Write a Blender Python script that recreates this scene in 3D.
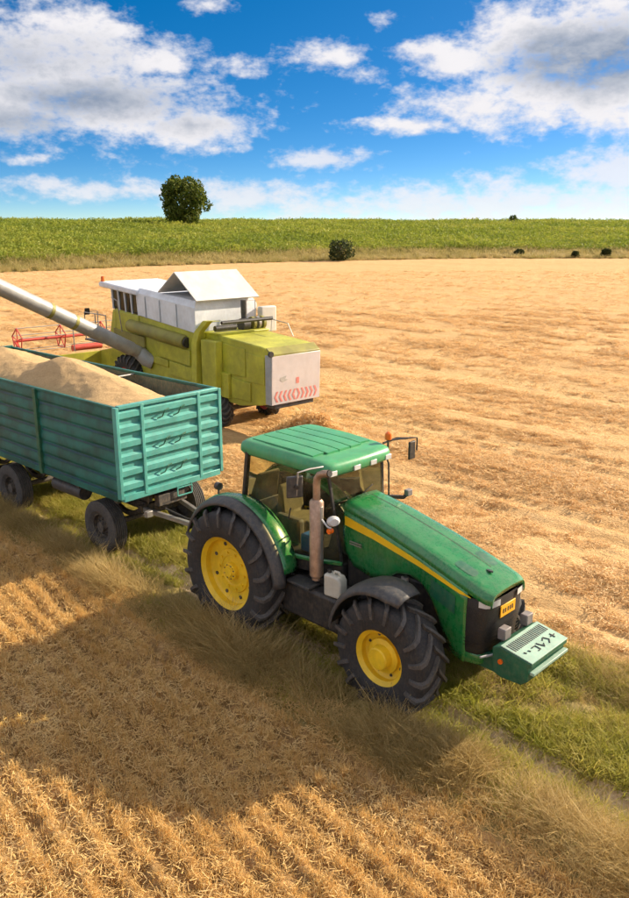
import bpy, math, random
import numpy as np
from mathutils import Vector, Matrix

# ------------------------------------------------------------------ scene, camera, light
for o in list(bpy.data.objects):
    bpy.data.objects.remove(o, do_unlink=True)
SC = bpy.context.scene
COL = SC.collection
R = math.radians
random.seed(7)
rng = np.random.default_rng(7)

CAM_H, CAM_PITCH, F_PX = 6.1957, 0.2769, 791.81      # metres, radians, focal length in photo pixels (898 high)
cam_d = bpy.data.cameras.new('camera')
cam_d.sensor_fit = 'VERTICAL'
cam_d.sensor_height = 24.0
cam_d.lens = F_PX / 898.0 * 24.0
cam_d.clip_start = 0.1
cam_d.clip_end = 6000
cam = bpy.data.objects.new('camera', cam_d)
COL.objects.link(cam)
cam.location = (0, 0, CAM_H)
cam.rotation_euler = (math.pi / 2 - CAM_PITCH, 0, 0)
SC.camera = cam

SUN_EL = R(25.0)
SUN_AZ = math.atan2(0.875, 0.485)                  # from +Y towards +X
sun_d = bpy.data.lights.new('sun', 'SUN')
sun_d.energy = 4.0
sun_d.angle = R(0.53)
sun_d.color = (1.0, 0.85, 0.64)
sun = bpy.data.objects.new('sun', sun_d)
COL.objects.link(sun)
sv = Vector((math.sin(SUN_AZ) * math.cos(SUN_EL), math.cos(SUN_AZ) * math.cos(SUN_EL), math.sin(SUN_EL)))
sun.rotation_euler = (-sv).to_track_quat('-Z', 'Y').to_euler()
sun.location = sv * 60

vs = SC.view_settings
vs.view_transform = 'Standard'
vs.look = 'None'
vs.gamma = 1.0
vs.use_curve_mapping = False
vs.exposure = 1.35


class NT:
    """small helper round a node tree"""
    def __init__(s, tree):
        s.t = tree
        s.n = tree.nodes
        s.l = tree.links
    def add(s, typ, **kw):
        nd = s.n.new(typ)
        for k, v in kw.items():
            setattr(nd, k, v)
        return nd
    def put(s, sock, v):
        if isinstance(v, bpy.types.NodeSocket):
            s.l.new(v, sock)
        elif v is not None:
            sock.default_value = v
    def math(s, op, a, b=None, c=None, clamp=False):
        nd = s.add('ShaderNodeMath', operation=op, use_clamp=clamp)
        s.put(nd.inputs[0], a)
        s.put(nd.inputs[1], b)
        s.put(nd.inputs[2], c)
        return nd.outputs[0]
    def mix(s, f, a, b):
        nd = s.add('ShaderNodeMix', data_type='RGBA')
        s.put(nd.inputs[0], f)
        s.put(nd.inputs[6], a if isinstance(a, bpy.types.NodeSocket) else (*a[:3], 1))
        s.put(nd.inputs[7], b if isinstance(b, bpy.types.NodeSocket) else (*b[:3], 1))
        return nd.outputs[2]
    def noise(s, vec, scale, detail=4, rough=0.55, dist=0.0, dim='3D'):
        nd = s.add('ShaderNodeTexNoise', noise_dimensions=dim)
        s.put(nd.inputs['Vector'], vec)
        nd.inputs['Scale'].default_value = scale
        nd.inputs['Detail'].default_value = detail
        nd.inputs['Roughness'].default_value = rough
        nd.inputs['Distortion'].default_value = dist
        return nd.outputs[0]
    def ramp(s, f, lo, hi, smooth=True):
        nd = s.add('ShaderNodeMapRange', interpolation_type='SMOOTHSTEP' if smooth else 'LINEAR', clamp=True)
        s.put(nd.inputs[0], f)
        nd.inputs[1].default_value = lo
        nd.inputs[2].default_value = hi
        return nd.outputs[0]
    def mapping(s, vec, loc=(0, 0, 0), rot=(0, 0, 0), scale=(1, 1, 1)):
        nd = s.add('ShaderNodeMapping')
        s.put(nd.inputs[0], vec)
        nd.inputs[1].default_value = loc
        nd.inputs[2].default_value = rot
        nd.inputs[3].default_value = scale
        return nd.outputs[0]


# ------------------------------------------------------------------ sky with clouds
world = bpy.data.worlds.new('World')
SC.world = world
world.use_nodes = True
world.cycles.sampling_method = 'MANUAL'
world.cycles.sample_map_resolution = 256
W = NT(world.node_tree)
for nd in list(W.n):
    W.n.remove(nd)
tc = W.add('ShaderNodeTexCoord')
dirv = tc.outputs['Generated']
# the deep polarised blue of the photograph: the whole dome is looked up a little higher than it is
sep = W.add('ShaderNodeSeparateXYZ')
W.l.new(dirv, sep.inputs[0])
X, Y, Z = sep.outputs
zup = W.math('ADD', W.math('MULTIPLY', W.math('MAXIMUM', Z, 0.0), 2.7), 0.055)
cmb = W.add('ShaderNodeCombineXYZ')
W.l.new(X, cmb.inputs[0]); W.l.new(Y, cmb.inputs[1]); W.l.new(zup, cmb.inputs[2])
nrm = W.add('ShaderNodeVectorMath', operation='NORMALIZE')
W.l.new(cmb.outputs[0], nrm.inputs[0])
sky = W.add('ShaderNodeTexSky', sky_type='NISHITA')
sky.sun_disc = False
sky.sun_elevation = SUN_EL
sky.sun_rotation = SUN_AZ
sky.altitude = 200
sky.air_density = 1.0
sky.dust_density = 0.6
sky.ozone_density = 2.0
W.l.new(nrm.outputs[0], sky.inputs[0])
hs = W.add('ShaderNodeHueSaturation')
hs.inputs['Hue'].default_value = 0.50
hs.inputs['Saturation'].default_value = 1.5
W.l.new(sky.outputs[0], hs.inputs['Color'])
bg_sky = W.add('ShaderNodeBackground')
W.l.new(hs.outputs[0], bg_sky.inputs[0])
bg_sky.inputs[1].default_value = 0.066

az = W.math('MULTIPLY', W.math('ARCTAN2', X, Y), 180 / math.pi)
el = W.math('MULTIPLY', W.math('ARCSINE', Z), 180 / math.pi)
wv = W.mapping(dirv, scale=(1, 1, 2.2))
n_big = W.noise(wv, 7.5, 5, 0.58)
n_mid = W.noise(W.mapping(dirv, loc=(3, 1, 7), scale=(1, 1, 2.0)), 24.0, 4, 0.62)
n_fin = W.noise(W.mapping(dirv, loc=(1, 4, 2), scale=(1, 1, 1.6)), 75.0, 3, 0.6)
n_wrp = W.math('ADD', W.math('MULTIPLY', W.math('SUBTRACT', n_fin, 0.5), 1.1), W.math('ADD', W.math('MULTIPLY', W.math('SUBTRACT', n_big, 0.5), 1.5), W.math('MULTIPLY', W.math('SUBTRACT', n_mid, 0.5), 1.9)))


def azel(px, py):
    u = (px - 314.5) / F_PX
    v = (449 - py) / F_PX
    d = Vector((u, math.cos(CAM_PITCH) + v * math.sin(CAM_PITCH), -math.sin(CAM_PITCH) + v * math.cos(CAM_PITCH))).normalized()
    return math.degrees(math.atan2(d.x, d.y)), math.degrees(math.asin(d.z))


def blob(px, py, rx, ry, gain=1.0):
    """one cloud heap at a direction of the dome: 1 at its heart, 0 at its rim, negative outside"""
    a, e = azel(px, py)
    k = F_PX * math.pi / 180
    dx = W.math('DIVIDE', W.math('SUBTRACT', az, a), rx / k)
    dy = W.math('DIVIDE', W.math('SUBTRACT', el, e), ry / k)
    r2 = W.math('ADD', W.math('MULTIPLY', dx, dx), W.math('MULTIPLY', dy, dy))
    return W.math('MULTIPLY', W.math('SUBTRACT', 1.0, W.math('SQRT', r2)), gain)


def union(lst):
    m = lst[0]
    for b in lst[1:]:
        m = W.math('MAXIMUM', m, b)
    return m


heap = union([blob(*b) for b in [
    (45, 62, 120, 62), (125, 108, 125, 46), (0, 105, 90, 48), (190, 128, 75, 24), (150, 62, 34, 16), (60, 22, 75, 20),
    (168, 66, 26, 12), (120, 30, 30, 9), (215, 148, 40, 9, .7),
    (325, 54, 46, 17, .85), (345, 60, 20, 9, .8), (240, 67, 24, 12, .8), (384, 21, 18, 10, .7), (366, 74, 20, 9, .65), (34, 158, 30, 8, .75), (206, 66, 14, 8, .5), (210, 5, 30, 11, .8),
    (590, 40, 115, 66), (545, 98, 105, 40), (470, 106, 95, 24), (615, 95, 75, 48), (520, 35, 60, 34), (425, 50, 40, 14), (410, 125, 66, 11),
    (450, 62, 50, 18),
]])
low = union([blob(*b) for b in [
    (320, 160, 56, 12, 0.8), (255, 195, 110, 20, 0.75), (500, 205, 170, 24, 0.8), (615, 168, 60, 24, 0.8), (120, 190, 90, 10, 0.5),
    (45, 183, 40, 7, 0.6), (330, 205, 140, 15, 0.5),
]])
# clouds over the unseen rest of the dome, cover thickened to add fill light
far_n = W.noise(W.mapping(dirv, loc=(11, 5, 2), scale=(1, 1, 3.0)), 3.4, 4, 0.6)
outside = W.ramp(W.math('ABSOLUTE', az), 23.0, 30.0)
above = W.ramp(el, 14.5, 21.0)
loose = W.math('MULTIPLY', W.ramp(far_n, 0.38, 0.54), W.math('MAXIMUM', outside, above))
m_heap = W.ramp(W.math('ADD', W.math('MULTIPLY', heap, 1.25), n_wrp), -0.05, 1.05)
m_low = W.math('MULTIPLY', W.ramp(W.math('ADD', W.math('MULTIPLY', low, 1.3), n_wrp), -0.20, 0.80), 0.80)
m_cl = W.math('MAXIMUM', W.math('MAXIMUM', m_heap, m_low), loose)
m_cl = W.math('MULTIPLY', m_cl, W.ramp(el, -1.0, 0.2))
# thick hearts of the heaps are grey, rims white
shade = union([blob(*b) for b in [(605, 60, 105, 40, 1.5), (555, 45, 60, 22, 1.0), (95, 100, 130, 26, 1.0), (30, 60, 100, 34, 0.65), (10, 120, 80, 22, .9), (190, 125, 50, 14, .6)]])
shade_f = W.ramp(W.math('ADD', shade, W.math('MULTIPLY', n_wrp, 0.55)), 0.0, 1.0)
ccol = W.mix(shade_f, (0.84, 0.82, 0.85), (0.26, 0.32, 0.43))
ccol = W.mix(W.ramp(n_mid, 0.35, 0.7), ccol, W.mix(0.72, (0.95, 0.93, 0.93), ccol))
bg_cl = W.add('ShaderNodeBackground')
W.l.new(ccol, bg_cl.inputs[0])
bg_cl.inputs[1].default_value = 0.42
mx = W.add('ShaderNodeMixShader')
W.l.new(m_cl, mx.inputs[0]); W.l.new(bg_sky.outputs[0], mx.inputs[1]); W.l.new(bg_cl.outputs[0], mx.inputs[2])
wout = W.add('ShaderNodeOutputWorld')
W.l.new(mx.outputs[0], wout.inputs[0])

# ------------------------------------------------------------------ materials
MATS = {}


def new_mat(name):
    m = bpy.data.materials.new(name)
    m.use_nodes = True
    t = NT(m.node_tree)
    for nd in list(t.n):
        t.n.remove(nd)
    out = t.add('ShaderNodeOutputMaterial')
    MATS[name] = m
    return m, t, out


def paint(name, col, rough=0.4, metal=0.0, var=0.12, dust=0.25, dust_col=(0.38, 0.29, 0.18), scale=3.0, bump=0.02, spec=0.5, coat=0.0):
    """worn solid surface: patchy tone, dust in blotches, small relief"""
    m, t, out = new_mat(name)
    c = t.add('ShaderNodeTexCoord').outputs['Object']
    n1 = t.noise(c, scale, 5, 0.6)
    n2 = t.noise(c, scale * 5.3, 6, 0.65)
    n3 = t.noise(t.mapping(c, scale=(1, 1, 0.25)), scale * 9, 3, 0.6)
    dark = tuple(x * (1 - var * 1.6) for x in col)
    lite = tuple(min(1, x * (1 + var)) for x in col)
    base = t.mix(t.ramp(n1, 0.3, 0.7), dark, lite)
    dm = t.math('MULTIPLY', t.ramp(t.math('ADD', t.math('MULTIPLY', n2, 0.6), t.math('MULTIPLY', n3, 0.4)), 0.38, 0.72), dust)
    base = t.mix(dm, base, dust_col)
    p = t.add('ShaderNodeBsdfPrincipled')
    t.l.new(base, p.inputs['Base Color'])
    t.l.new(t.math('ADD', t.math('MULTIPLY', dm, 0.6), t.math('ADD', rough - 0.06, t.math('MULTIPLY', n1, 0.12)), clamp=True), p.inputs['Roughness'])
    p.inputs['Metallic'].default_value = metal
    p.inputs['Specular IOR Level'].default_value = spec
    p.inputs['Coat Weight'].default_value = coat
    p.inputs['Coat Roughness'].default_value = 0.12
    if bump:
        b = t.add('ShaderNodeBump')
        b.inputs['Strength'].default_value = 0.35
        b.inputs['Distance'].default_value = bump
        t.l.new(n2, b.inputs['Height'])
        t.l.new(b.outputs[0], p.inputs['Normal'])
    t.l.new(p.outputs[0], out.inputs[0])
    return m


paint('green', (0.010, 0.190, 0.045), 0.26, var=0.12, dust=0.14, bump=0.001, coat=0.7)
paint('roof_green_sheen', (0.055, 0.320, 0.130), 0.34, var=0.10, dust=0.16, bump=0.0015)  # sky and sun sheen put into the colour, paler than the hood's green
paint('yellow', (0.88, 0.57, 0.020), 0.38, var=0.10, dust=0.14, dust_col=(0.30, 0.20, 0.08), bump=0.002)
paint('stripe_yellow', (0.90, 0.55, 0.012), 0.35, var=0.05, dust=0.05, bump=0)
paint('black', (0.018, 0.018, 0.020), 0.5, var=0.2, dust=0.16, bump=0.003)
paint('black_plastic', (0.045, 0.047, 0.052), 0.45, var=0.2, dust=0.22, bump=0.004)
paint('rubber', (0.022, 0.022, 0.024), 0.72, var=0.2, dust=0.30, dust_col=(0.16, 0.125, 0.09), scale=5, bump=0.004)
paint('lug_rubber', (0.060, 0.056, 0.054), 0.62, var=0.2, dust=0.45, dust_col=(0.24, 0.19, 0.14), scale=6, bump=0.004)
paint('trailer_rubber', (0.055, 0.052, 0.050), 0.75, var=0.2, dust=0.4, dust_col=(0.20, 0.16, 0.12), scale=5, bump=0.004)
paint('grille', (0.012, 0.012, 0.014), 0.55, var=0.2, dust=0.08, bump=0.004, scale=14)
paint('exhaust_steel', (0.50, 0.36, 0.27), 0.42, metal=0.75, var=0.18, dust=0.35, dust_col=(0.36, 0.20, 0.12), bump=0.002, scale=6)
paint('steel', (0.42, 0.40, 0.38), 0.42, metal=0.6, var=0.2, dust=0.3, bump=0.003)
paint('teal', (0.010, 0.125, 0.105), 0.45, var=0.30, dust=0.20, dust_col=(0.06, 0.13, 0.045), bump=0.003, scale=2.2)  # trailer sides: their shade is put into the colour, darker than the front
paint('teal_sunlit', (0.085, 0.375, 0.325), 0.42, var=0.12, dust=0.16, dust_col=(0.30, 0.30, 0.2), bump=0.002)  # trailer front: the same paint with its sunlight put into the colour
paint('teal_stripe', (0.006, 0.075, 0.125), 0.45, var=0.2, dust=0.12, bump=0.002)
paint('teal_inside', (0.085, 0.115, 0.085), 0.6, var=0.25, dust=0.45, bump=0.004)
paint('chassis', (0.045, 0.040, 0.038), 0.65, var=0.25, dust=0.4, bump=0.005)
paint('claas_green', (0.48, 0.47, 0.045), 0.42, var=0.16, dust=0.34, dust_col=(0.30, 0.25, 0.09), bump=0.004, scale=1.6)
paint('olive', (0.27, 0.25, 0.045), 0.5, var=0.18, dust=0.4, dust_col=(0.33, 0.24, 0.10), bump=0.004, scale=2)
paint('white_metal', (0.74, 0.76, 0.80), 0.45, var=0.08, dust=0.22, dust_col=(0.52, 0.46, 0.38), bump=0.003, scale=1.8)
paint('white_panel', (0.66, 0.60, 0.585), 0.42, var=0.06, dust=0.2, dust_col=(0.52, 0.42, 0.32), bump=0.002, scale=1.8)
paint('canvas', (0.60, 0.585, 0.56), 0.75, var=0.07, dust=0.18, dust_col=(0.55, 0.47, 0.38), bump=0.012, scale=2)
paint('auger_grey', (0.36, 0.37, 0.36), 0.38, var=0.12, dust=0.3, metal=0.1, bump=0.003)
paint('red', (0.62, 0.06, 0.045), 0.45, var=0.15, dust=0.2, bump=0.002)
paint('print_red', (0.78, 0.22, 0.18), 0.5, var=0.10, dust=0.25, dust_col=(0.75, 0.6, 0.55), bump=0)
paint('print_grey', (0.42, 0.40, 0.36), 0.5, var=0.2, dust=0.4, dust_col=(0.6, 0.55, 0.5), bump=0)
paint('orange', (0.90, 0.16, 0.01), 0.3, var=0.08, dust=0.06, bump=0)
paint('lamp_white', (0.62, 0.62, 0.61), 0.25, var=0.06, dust=0.14, bump=0.001)
paint('plate_yellow', (0.88, 0.42, 0.01), 0.4, var=0.04, dust=0.05, bump=0)
paint('jerrycan', (0.60, 0.57, 0.48), 0.4, var=0.08, dust=0.22, bump=0.003)
paint('seat_cloth', (0.13, 0.105, 0.05), 0.85, var=0.2, dust=0.2, bump=0.005)
paint('interior', (0.06, 0.055, 0.045), 0.7, var=0.2, dust=0.25, bump=0.004)
paint('blue', (0.008, 0.09, 0.32), 0.5, var=0.15, dust=0.1, bump=0.003)
paint('weight_top', (0.30, 0.46, 0.36), 0.45, var=0.12, dust=0.3, dust_col=(0.5, 0.46, 0.36), bump=0.003)
paint('weight_green', (0.010, 0.115, 0.060), 0.42, var=0.15, dust=0.15, bump=0.003)
paint('block_grey', (0.22, 0.195, 0.19), 0.6, var=0.15, dust=0.2, bump=0.004)
paint('bark', (0.10, 0.075, 0.05), 0.9, var=0.25, dust=0.2, bump=0.02)
paint('grey_blue', (0.34, 0.38, 0.43), 0.45, var=0.1, dust=0.3, bump=0.003)


def glass(name, tint, refl=1.0):
    m, t, out = new_mat(name)
    tr = t.add('ShaderNodeBsdfTransparent')
    tr.inputs[0].default_value = (*tint, 1)
    gl = t.add('ShaderNodeBsdfGlossy')
    gl.inputs['Roughness'].default_value = 0.03
    fr = t.add('ShaderNodeFresnel')
    fr.inputs[0].default_value = 1.5
    c = t.add('ShaderNodeTexCoord').outputs['Object']
    df = t.add('ShaderNodeBsdfDiffuse')
    df.inputs[0].default_value = (0.42, 0.38, 0.22, 1)
    m1 = t.add('ShaderNodeMixShader')
    t.l.new(t.math('MULTIPLY', fr.outputs[0], refl), m1.inputs[0])
    t.l.new(tr.outputs[0], m1.inputs[1]); t.l.new(gl.outputs[0], m1.inputs[2])
    m2 = t.add('ShaderNodeMixShader')           # dust film
    t.l.new(t.math('MULTIPLY', t.ramp(t.noise(c, 4, 5, 0.6), 0.35, 0.8), 0.16), m2.inputs[0])
    t.l.new(m1.outputs[0], m2.inputs[1]); t.l.new(df.outputs[0], m2.inputs[2])
    t.l.new(m2.outputs[0], out.inputs[0])
    return m


glass('cab_glass', (0.97, 0.95, 0.72), 1.0)
glass('combine_glass', (0.22, 0.21, 0.17), 1.0)


def blade_mat(name, cols, transl=0.45, patch=0.35, rough=0.6):
    """stalks and leaves: tone differs from plant to plant and from patch to patch"""
    m, t, out = new_mat(name)
    oi = t.add('ShaderNodeObjectInfo')
    pn = t.noise(oi.outputs['Location'], patch, 3, 0.6)
    f = t.math('ADD', t.math('MULTIPLY', oi.outputs['Random'], 0.55), t.math('MULTIPLY', t.ramp(pn, 0.28, 0.72), 0.45))
    c = t.mix(t.ramp(f, 0.0, 0.5, False), cols[0], cols[1])
    c = t.mix(t.ramp(f, 0.5, 1.0, False), c, cols[2])
    p = t.add('ShaderNodeBsdfPrincipled')
    t.l.new(c, p.inputs['Base Color'])
    p.inputs['Roughness'].default_value = rough
    p.inputs['Specular IOR Level'].default_value = 0.25
    tl = t.add('ShaderNodeBsdfTranslucent')
    t.l.new(c, tl.inputs[0])
    ms = t.add('ShaderNodeMixShader')
    ms.inputs[0].default_value = transl
    t.l.new(p.outputs[0], ms.inputs[1]); t.l.new(tl.outputs[0], ms.inputs[2])
    t.l.new(ms.outputs[0], out.inputs[0])
    return m


blade_mat('m_stubble', [(0.52, 0.31, 0.095), (0.70, 0.45, 0.155), (0.82, 0.58, 0.25)], 0.35, 0.5)
blade_mat('m_straw', [(0.60, 0.37, 0.12), (0.76, 0.51, 0.20), (0.84, 0.63, 0.31)], 0.3, 0.4)
blade_mat('m_dry', [(0.30, 0.22, 0.075), (0.50, 0.36, 0.14), (0.70, 0.53, 0.25)], 0.4, 0.6)
blade_mat('m_green', [(0.20, 0.23, 0.026), (0.40, 0.37, 0.060), (0.60, 0.47, 0.14)], 0.45, 0.7)
blade_mat('m_field_clump', [(0.68, 0.43, 0.18), (0.80, 0.55, 0.26), (0.87, 0.65, 0.35)], 0.3, 0.12)
blade_mat('m_verge', [(0.30, 0.27, 0.07), (0.46, 0.37, 0.14), (0.60, 0.46, 0.22)], 0.4, 0.08)
blade_mat('m_crop', [(0.14, 0.20, 0.024), (0.27, 0.31, 0.040), (0.42, 0.40, 0.070)], 0.4, 0.05)
blade_mat('m_leaf', [(0.022, 0.050, 0.009), (0.040, 0.075, 0.012), (0.075, 0.105, 0.018)], 0.3, 0.5)


def leaf_mesh_mat(name, a, b, scale):
    m, t, out = new_mat(name)
    g = t.add('ShaderNodeNewGeometry')
    n = t.noise(g.outputs['Position'], scale, 4, 0.6)
    c = t.mix(t.ramp(t.math('ADD', t.math('MULTIPLY', n, .7), t.math('MULTIPLY', g.outputs['Random Per Island'], .3)), 0.3, 0.7), a, b)
    p = t.add('ShaderNodeBsdfPrincipled')
    t.l.new(c, p.inputs['Base Color'])
    p.inputs['Roughness'].default_value = 0.6
    p.inputs['Specular IOR Level'].default_value = 0.2
    tl = t.add('ShaderNodeBsdfTranslucent')
    t.l.new(c, tl.inputs[0])
    ms = t.add('ShaderNodeMixShader')
    ms.inputs[0].default_value = 0.3
    t.l.new(p.outputs[0], ms.inputs[1]); t.l.new(tl.outputs[0], ms.inputs[2])
    t.l.new(ms.outputs[0], out.inputs[0])


leaf_mesh_mat('tree_leaf', (0.050, 0.090, 0.014), (0.17, 0.19, 0.030), 0.6)
leaf_mesh_mat('shrub_leaf', (0.030, 0.050, 0.016), (0.080, 0.095, 0.028), 1.0)

# ------------------------------------------------------------------ object helpers


def link(o, parent=None):
    COL.objects.link(o)
    if parent is not None:
        o.parent = parent
    return o


def tag(o, label, cat, group=None, kind=None):
    o['label'] = label
    o['category'] = cat
    if group:
        o['group'] = group
    if kind:
        o['kind'] = kind
    return o


def thing(name, loc, rz, label, cat, group=None):
    o = bpy.data.objects.new(name, None)
    o.empty_display_size = 0.3
    link(o)
    o.location = loc
    o.rotation_euler = (0, 0, rz)
    return tag(o, label, cat, group)


class MB:
    OFF = (0, 0, 0)
    def __init__(s):
        s.v = []
        s.f = []
    def add(s, vs_, fs_):
        b = len(s.v)
        s.v += [tuple(p) for p in vs_]
        s.f += [tuple(i + b for i in f) for f in fs_]
        return s
    def hexa(s, p):
        return s.add(p, [(0, 3, 2, 1), (4, 5, 6, 7), (0, 1, 5, 4), (1, 2, 6, 5), (2, 3, 7, 6), (3, 0, 4, 7)])
    def box(s, x0, x1, y0, y1, z0, z1):
        return s.hexa([(x0, y0, z0), (x1, y0, z0), (x1, y1, z0), (x0, y1, z0), (x0, y0, z1), (x1, y0, z1), (x1, y1, z1), (x0, y1, z1)])
    def prism(s, prof, axis, a, b):
        """prof: 2D points; axis 'y': (x,z) swept along y, 'x': (y,z) along x, 'z': (x,y) along z"""
        def P(p, t):
            return {'y': (p[0], t, p[1]), 'x': (t, p[0], p[1]), 'z': (p[0], p[1], t)}[axis]
        n = len(prof)
        vv = [P(p, a) for p in prof] + [P(p, b) for p in prof]
        ff = [tuple(range(n)), tuple(range(2 * n - 1, n - 1, -1))]
        ff += [(i, i + n, (i + 1) % n + n, (i + 1) % n) for i in range(n)]
        return s.add(vv, ff)
    def loft(s, secs, closed=False, cap=False):
        n = len(secs[0])
        vv = [p for sec in secs for p in sec]
        ff = []
        for i in range(len(secs) - 1):
            for j in range(n if closed else n - 1):
                k = (j + 1) % n
                ff.append((i * n + j, i * n + k, (i + 1) * n + k, (i + 1) * n + j))
        if cap:
            ff.append(tuple(range(n - 1, -1, -1)))
            ff.append(tuple(range((len(secs) - 1) * n, len(secs) * n)))
        return s.add(vv, ff)
    def tube(s, pts, r, seg=8, cap=True):
        pts = [Vector(p) for p in pts]
        rr = r if isinstance(r, (list, tuple)) else [r] * len(pts)
        secs = []
        ref = None
        for i, p in enumerate(pts):
            d = (pts[min(i + 1, len(pts) - 1)] - pts[max(i - 1, 0)]).normalized()
            if ref is None:
                ref = Vector((0, 0, 1)) if abs(d.z) < 0.9 else Vector((1, 0, 0))
            a = d.cross(ref).normalized()
            b = a.cross(d).normalized()
            ref = b
            secs.append([p + (a * math.cos(t) + b * math.sin(t)) * rr[i] for t in [2 * math.pi * k / seg for k in range(seg)]])
        return s.loft(secs, True, cap)
    def bar(s, p0, p1, w, h):
        p0, p1 = Vector(p0), Vector(p1)
        d = (p1 - p0).normalized()
        up = Vector((0, 0, 1)) if abs(d.z) < 0.95 else Vector((1, 0, 0))
        a = d.cross(up).normalized() * (w / 2)
        b = a.cross(d).normalized() * (h / 2)
        return s.hexa([p0 - a - b, p0 + a - b, p0 + a + b, p0 - a + b, p1 - a - b, p1 + a - b, p1 + a + b, p1 - a + b])
    def lathe(s, prof, seg=48, c=(0, 0, 0), closed=True):
        """prof: (radius, y) turned round the y axis through c"""
        secs = []
        for k in range(seg):
            t = 2 * math.pi * k / seg
            secs.append([(c[0] + r * math.cos(t), c[1] + y, c[2] + r * math.sin(t)) for r, y in prof])
        secs.append(secs[0])
        return s.loft(secs, closed, False)
    def build(s, name, mat, parent=None, smooth=35, bevel=0.0, seg=2):
        me = bpy.data.meshes.new(name)
        me.from_pydata([(p[0] + MB.OFF[0], p[1] + MB.OFF[1], p[2] + MB.OFF[2]) for p in s.v], [], s.f)
        me.validate()
        import bmesh
        bm = bmesh.new()
        bm.from_mesh(me)
        bmesh.ops.remove_doubles(bm, verts=bm.verts, dist=1e-5)
        bmesh.ops.recalc_face_normals(bm, faces=bm.faces)
        bm.to_mesh(me)
        bm.free()
        me.materials.append(MATS[mat])
        if smooth:
            me.polygons.foreach_set('use_smooth', [True] * len(me.polygons))
            me.set_sharp_from_angle(angle=R(smooth))
        o = bpy.data.objects.new(name, me)
        link(o, parent)
        if bevel:
            bv = o.modifiers.new('bevel', 'BEVEL')
            bv.width = bevel
            bv.segments = seg
            bv.limit_method = 'ANGLE'
            bv.angle_limit = R(35)
        return o


def copy_tree(o, parent=None):
    c = o.copy()
    link(c, parent)
    for ch in list(o.children):
        copy_tree(ch, c)
    return c


# ------------------------------------------------------------------ terrain
TX, TY, TH = -0.5184, 12.0447, -0.779        # tractor: middle of its rear axle on the ground, heading
RX, RY, RH = -2.7346, 14.5811, -0.7342       # trailer: middle of its front board, heading
CX, CY, CH = -0.55, 23.32, R(132.5)          # combine: middle of its rear end, heading


def to_track(x, y):
    c, s = math.cos(TH), math.sin(TH)
    dx, dy = x - TX, y - TY
    return c * dx + s * dy, -s * dx + c * dy


def from_track(xt, yt):
    c, s = math.cos(TH), math.sin(TH)
    return TX + c * xt - s * yt, TY + s * xt + c * yt


def vnoise(x, y, seed=0):
    xi = np.floor(x).astype(np.int64)
    yi = np.floor(y).astype(np.int64)
    xf, yf = x - xi, y - yi
    def hsh(a, b):
        h = (a * 374761393 + b * 668265263 + seed * 974711) & 0xFFFFFFFF
        h = ((h ^ (h >> 13)) * 1274126177) & 0xFFFFFFFF
        return ((h ^ (h >> 16)) & 0xFFFF) / 65535.0
    u = xf * xf * (3 - 2 * xf)
    v = yf * yf * (3 - 2 * yf)
    return (hsh(xi, yi) * (1 - u) + hsh(xi + 1, yi) * u) * (1 - v) + (hsh(xi, yi + 1) * (1 - u) + hsh(xi + 1, yi + 1) * u) * v


def fbm(x, y, oct_=4, seed=0):
    a, s, t = 0.5, 0.0, 0.0
    for k in range(oct_):
        s = s + a * vnoise(x * 2 ** k, y * 2 ** k, seed + k)
        t += a
        a *= 0.5
    return s / t


EDGE_X = [-400, -150, -80, -42, -25, 0, 30, 60, 150, 400]
EDGE_Y = [30, 70, 90, 106, 124, 141, 152, 152, 152, 140]


def edge_y(x):
    return np.interp(x, EDGE_X, EDGE_Y)


def sstep(a, b, x):
    t = np.clip((x - a) / (b - a), 0, 1)
    return t * t * (3 - 2 * t)


def gau(x, s):
    return np.exp(-(x / s) ** 2)


def strip_edges(xt):
    """near and far rim of the grassy track in track coordinates, uneven along its length"""
    return -1.95 + 0.5 * (fbm(xt * 0.45, xt * 0 + 3.1, 3, 5) - 0.5) - 0.05 * np.minimum(xt + 2, 0), 2.0 + 0.9 * (fbm(xt * 0.4, xt * 0 + 9.3, 3, 8) - 0.5)


ROW_A, ROW_P = R(7.5), 0.30       # drilled rows run a little off the track; row distance


def row_y(xt, yt):
    return xt * math.sin(ROW_A) + yt * math.cos(ROW_A)


def row_wave(xt, yt):
    return np.cos(2 * math.pi * row_y(xt, yt) / ROW_P + 3.2 * fbm(xt * 0.45, yt * 0.8, 3, 4))


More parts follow.
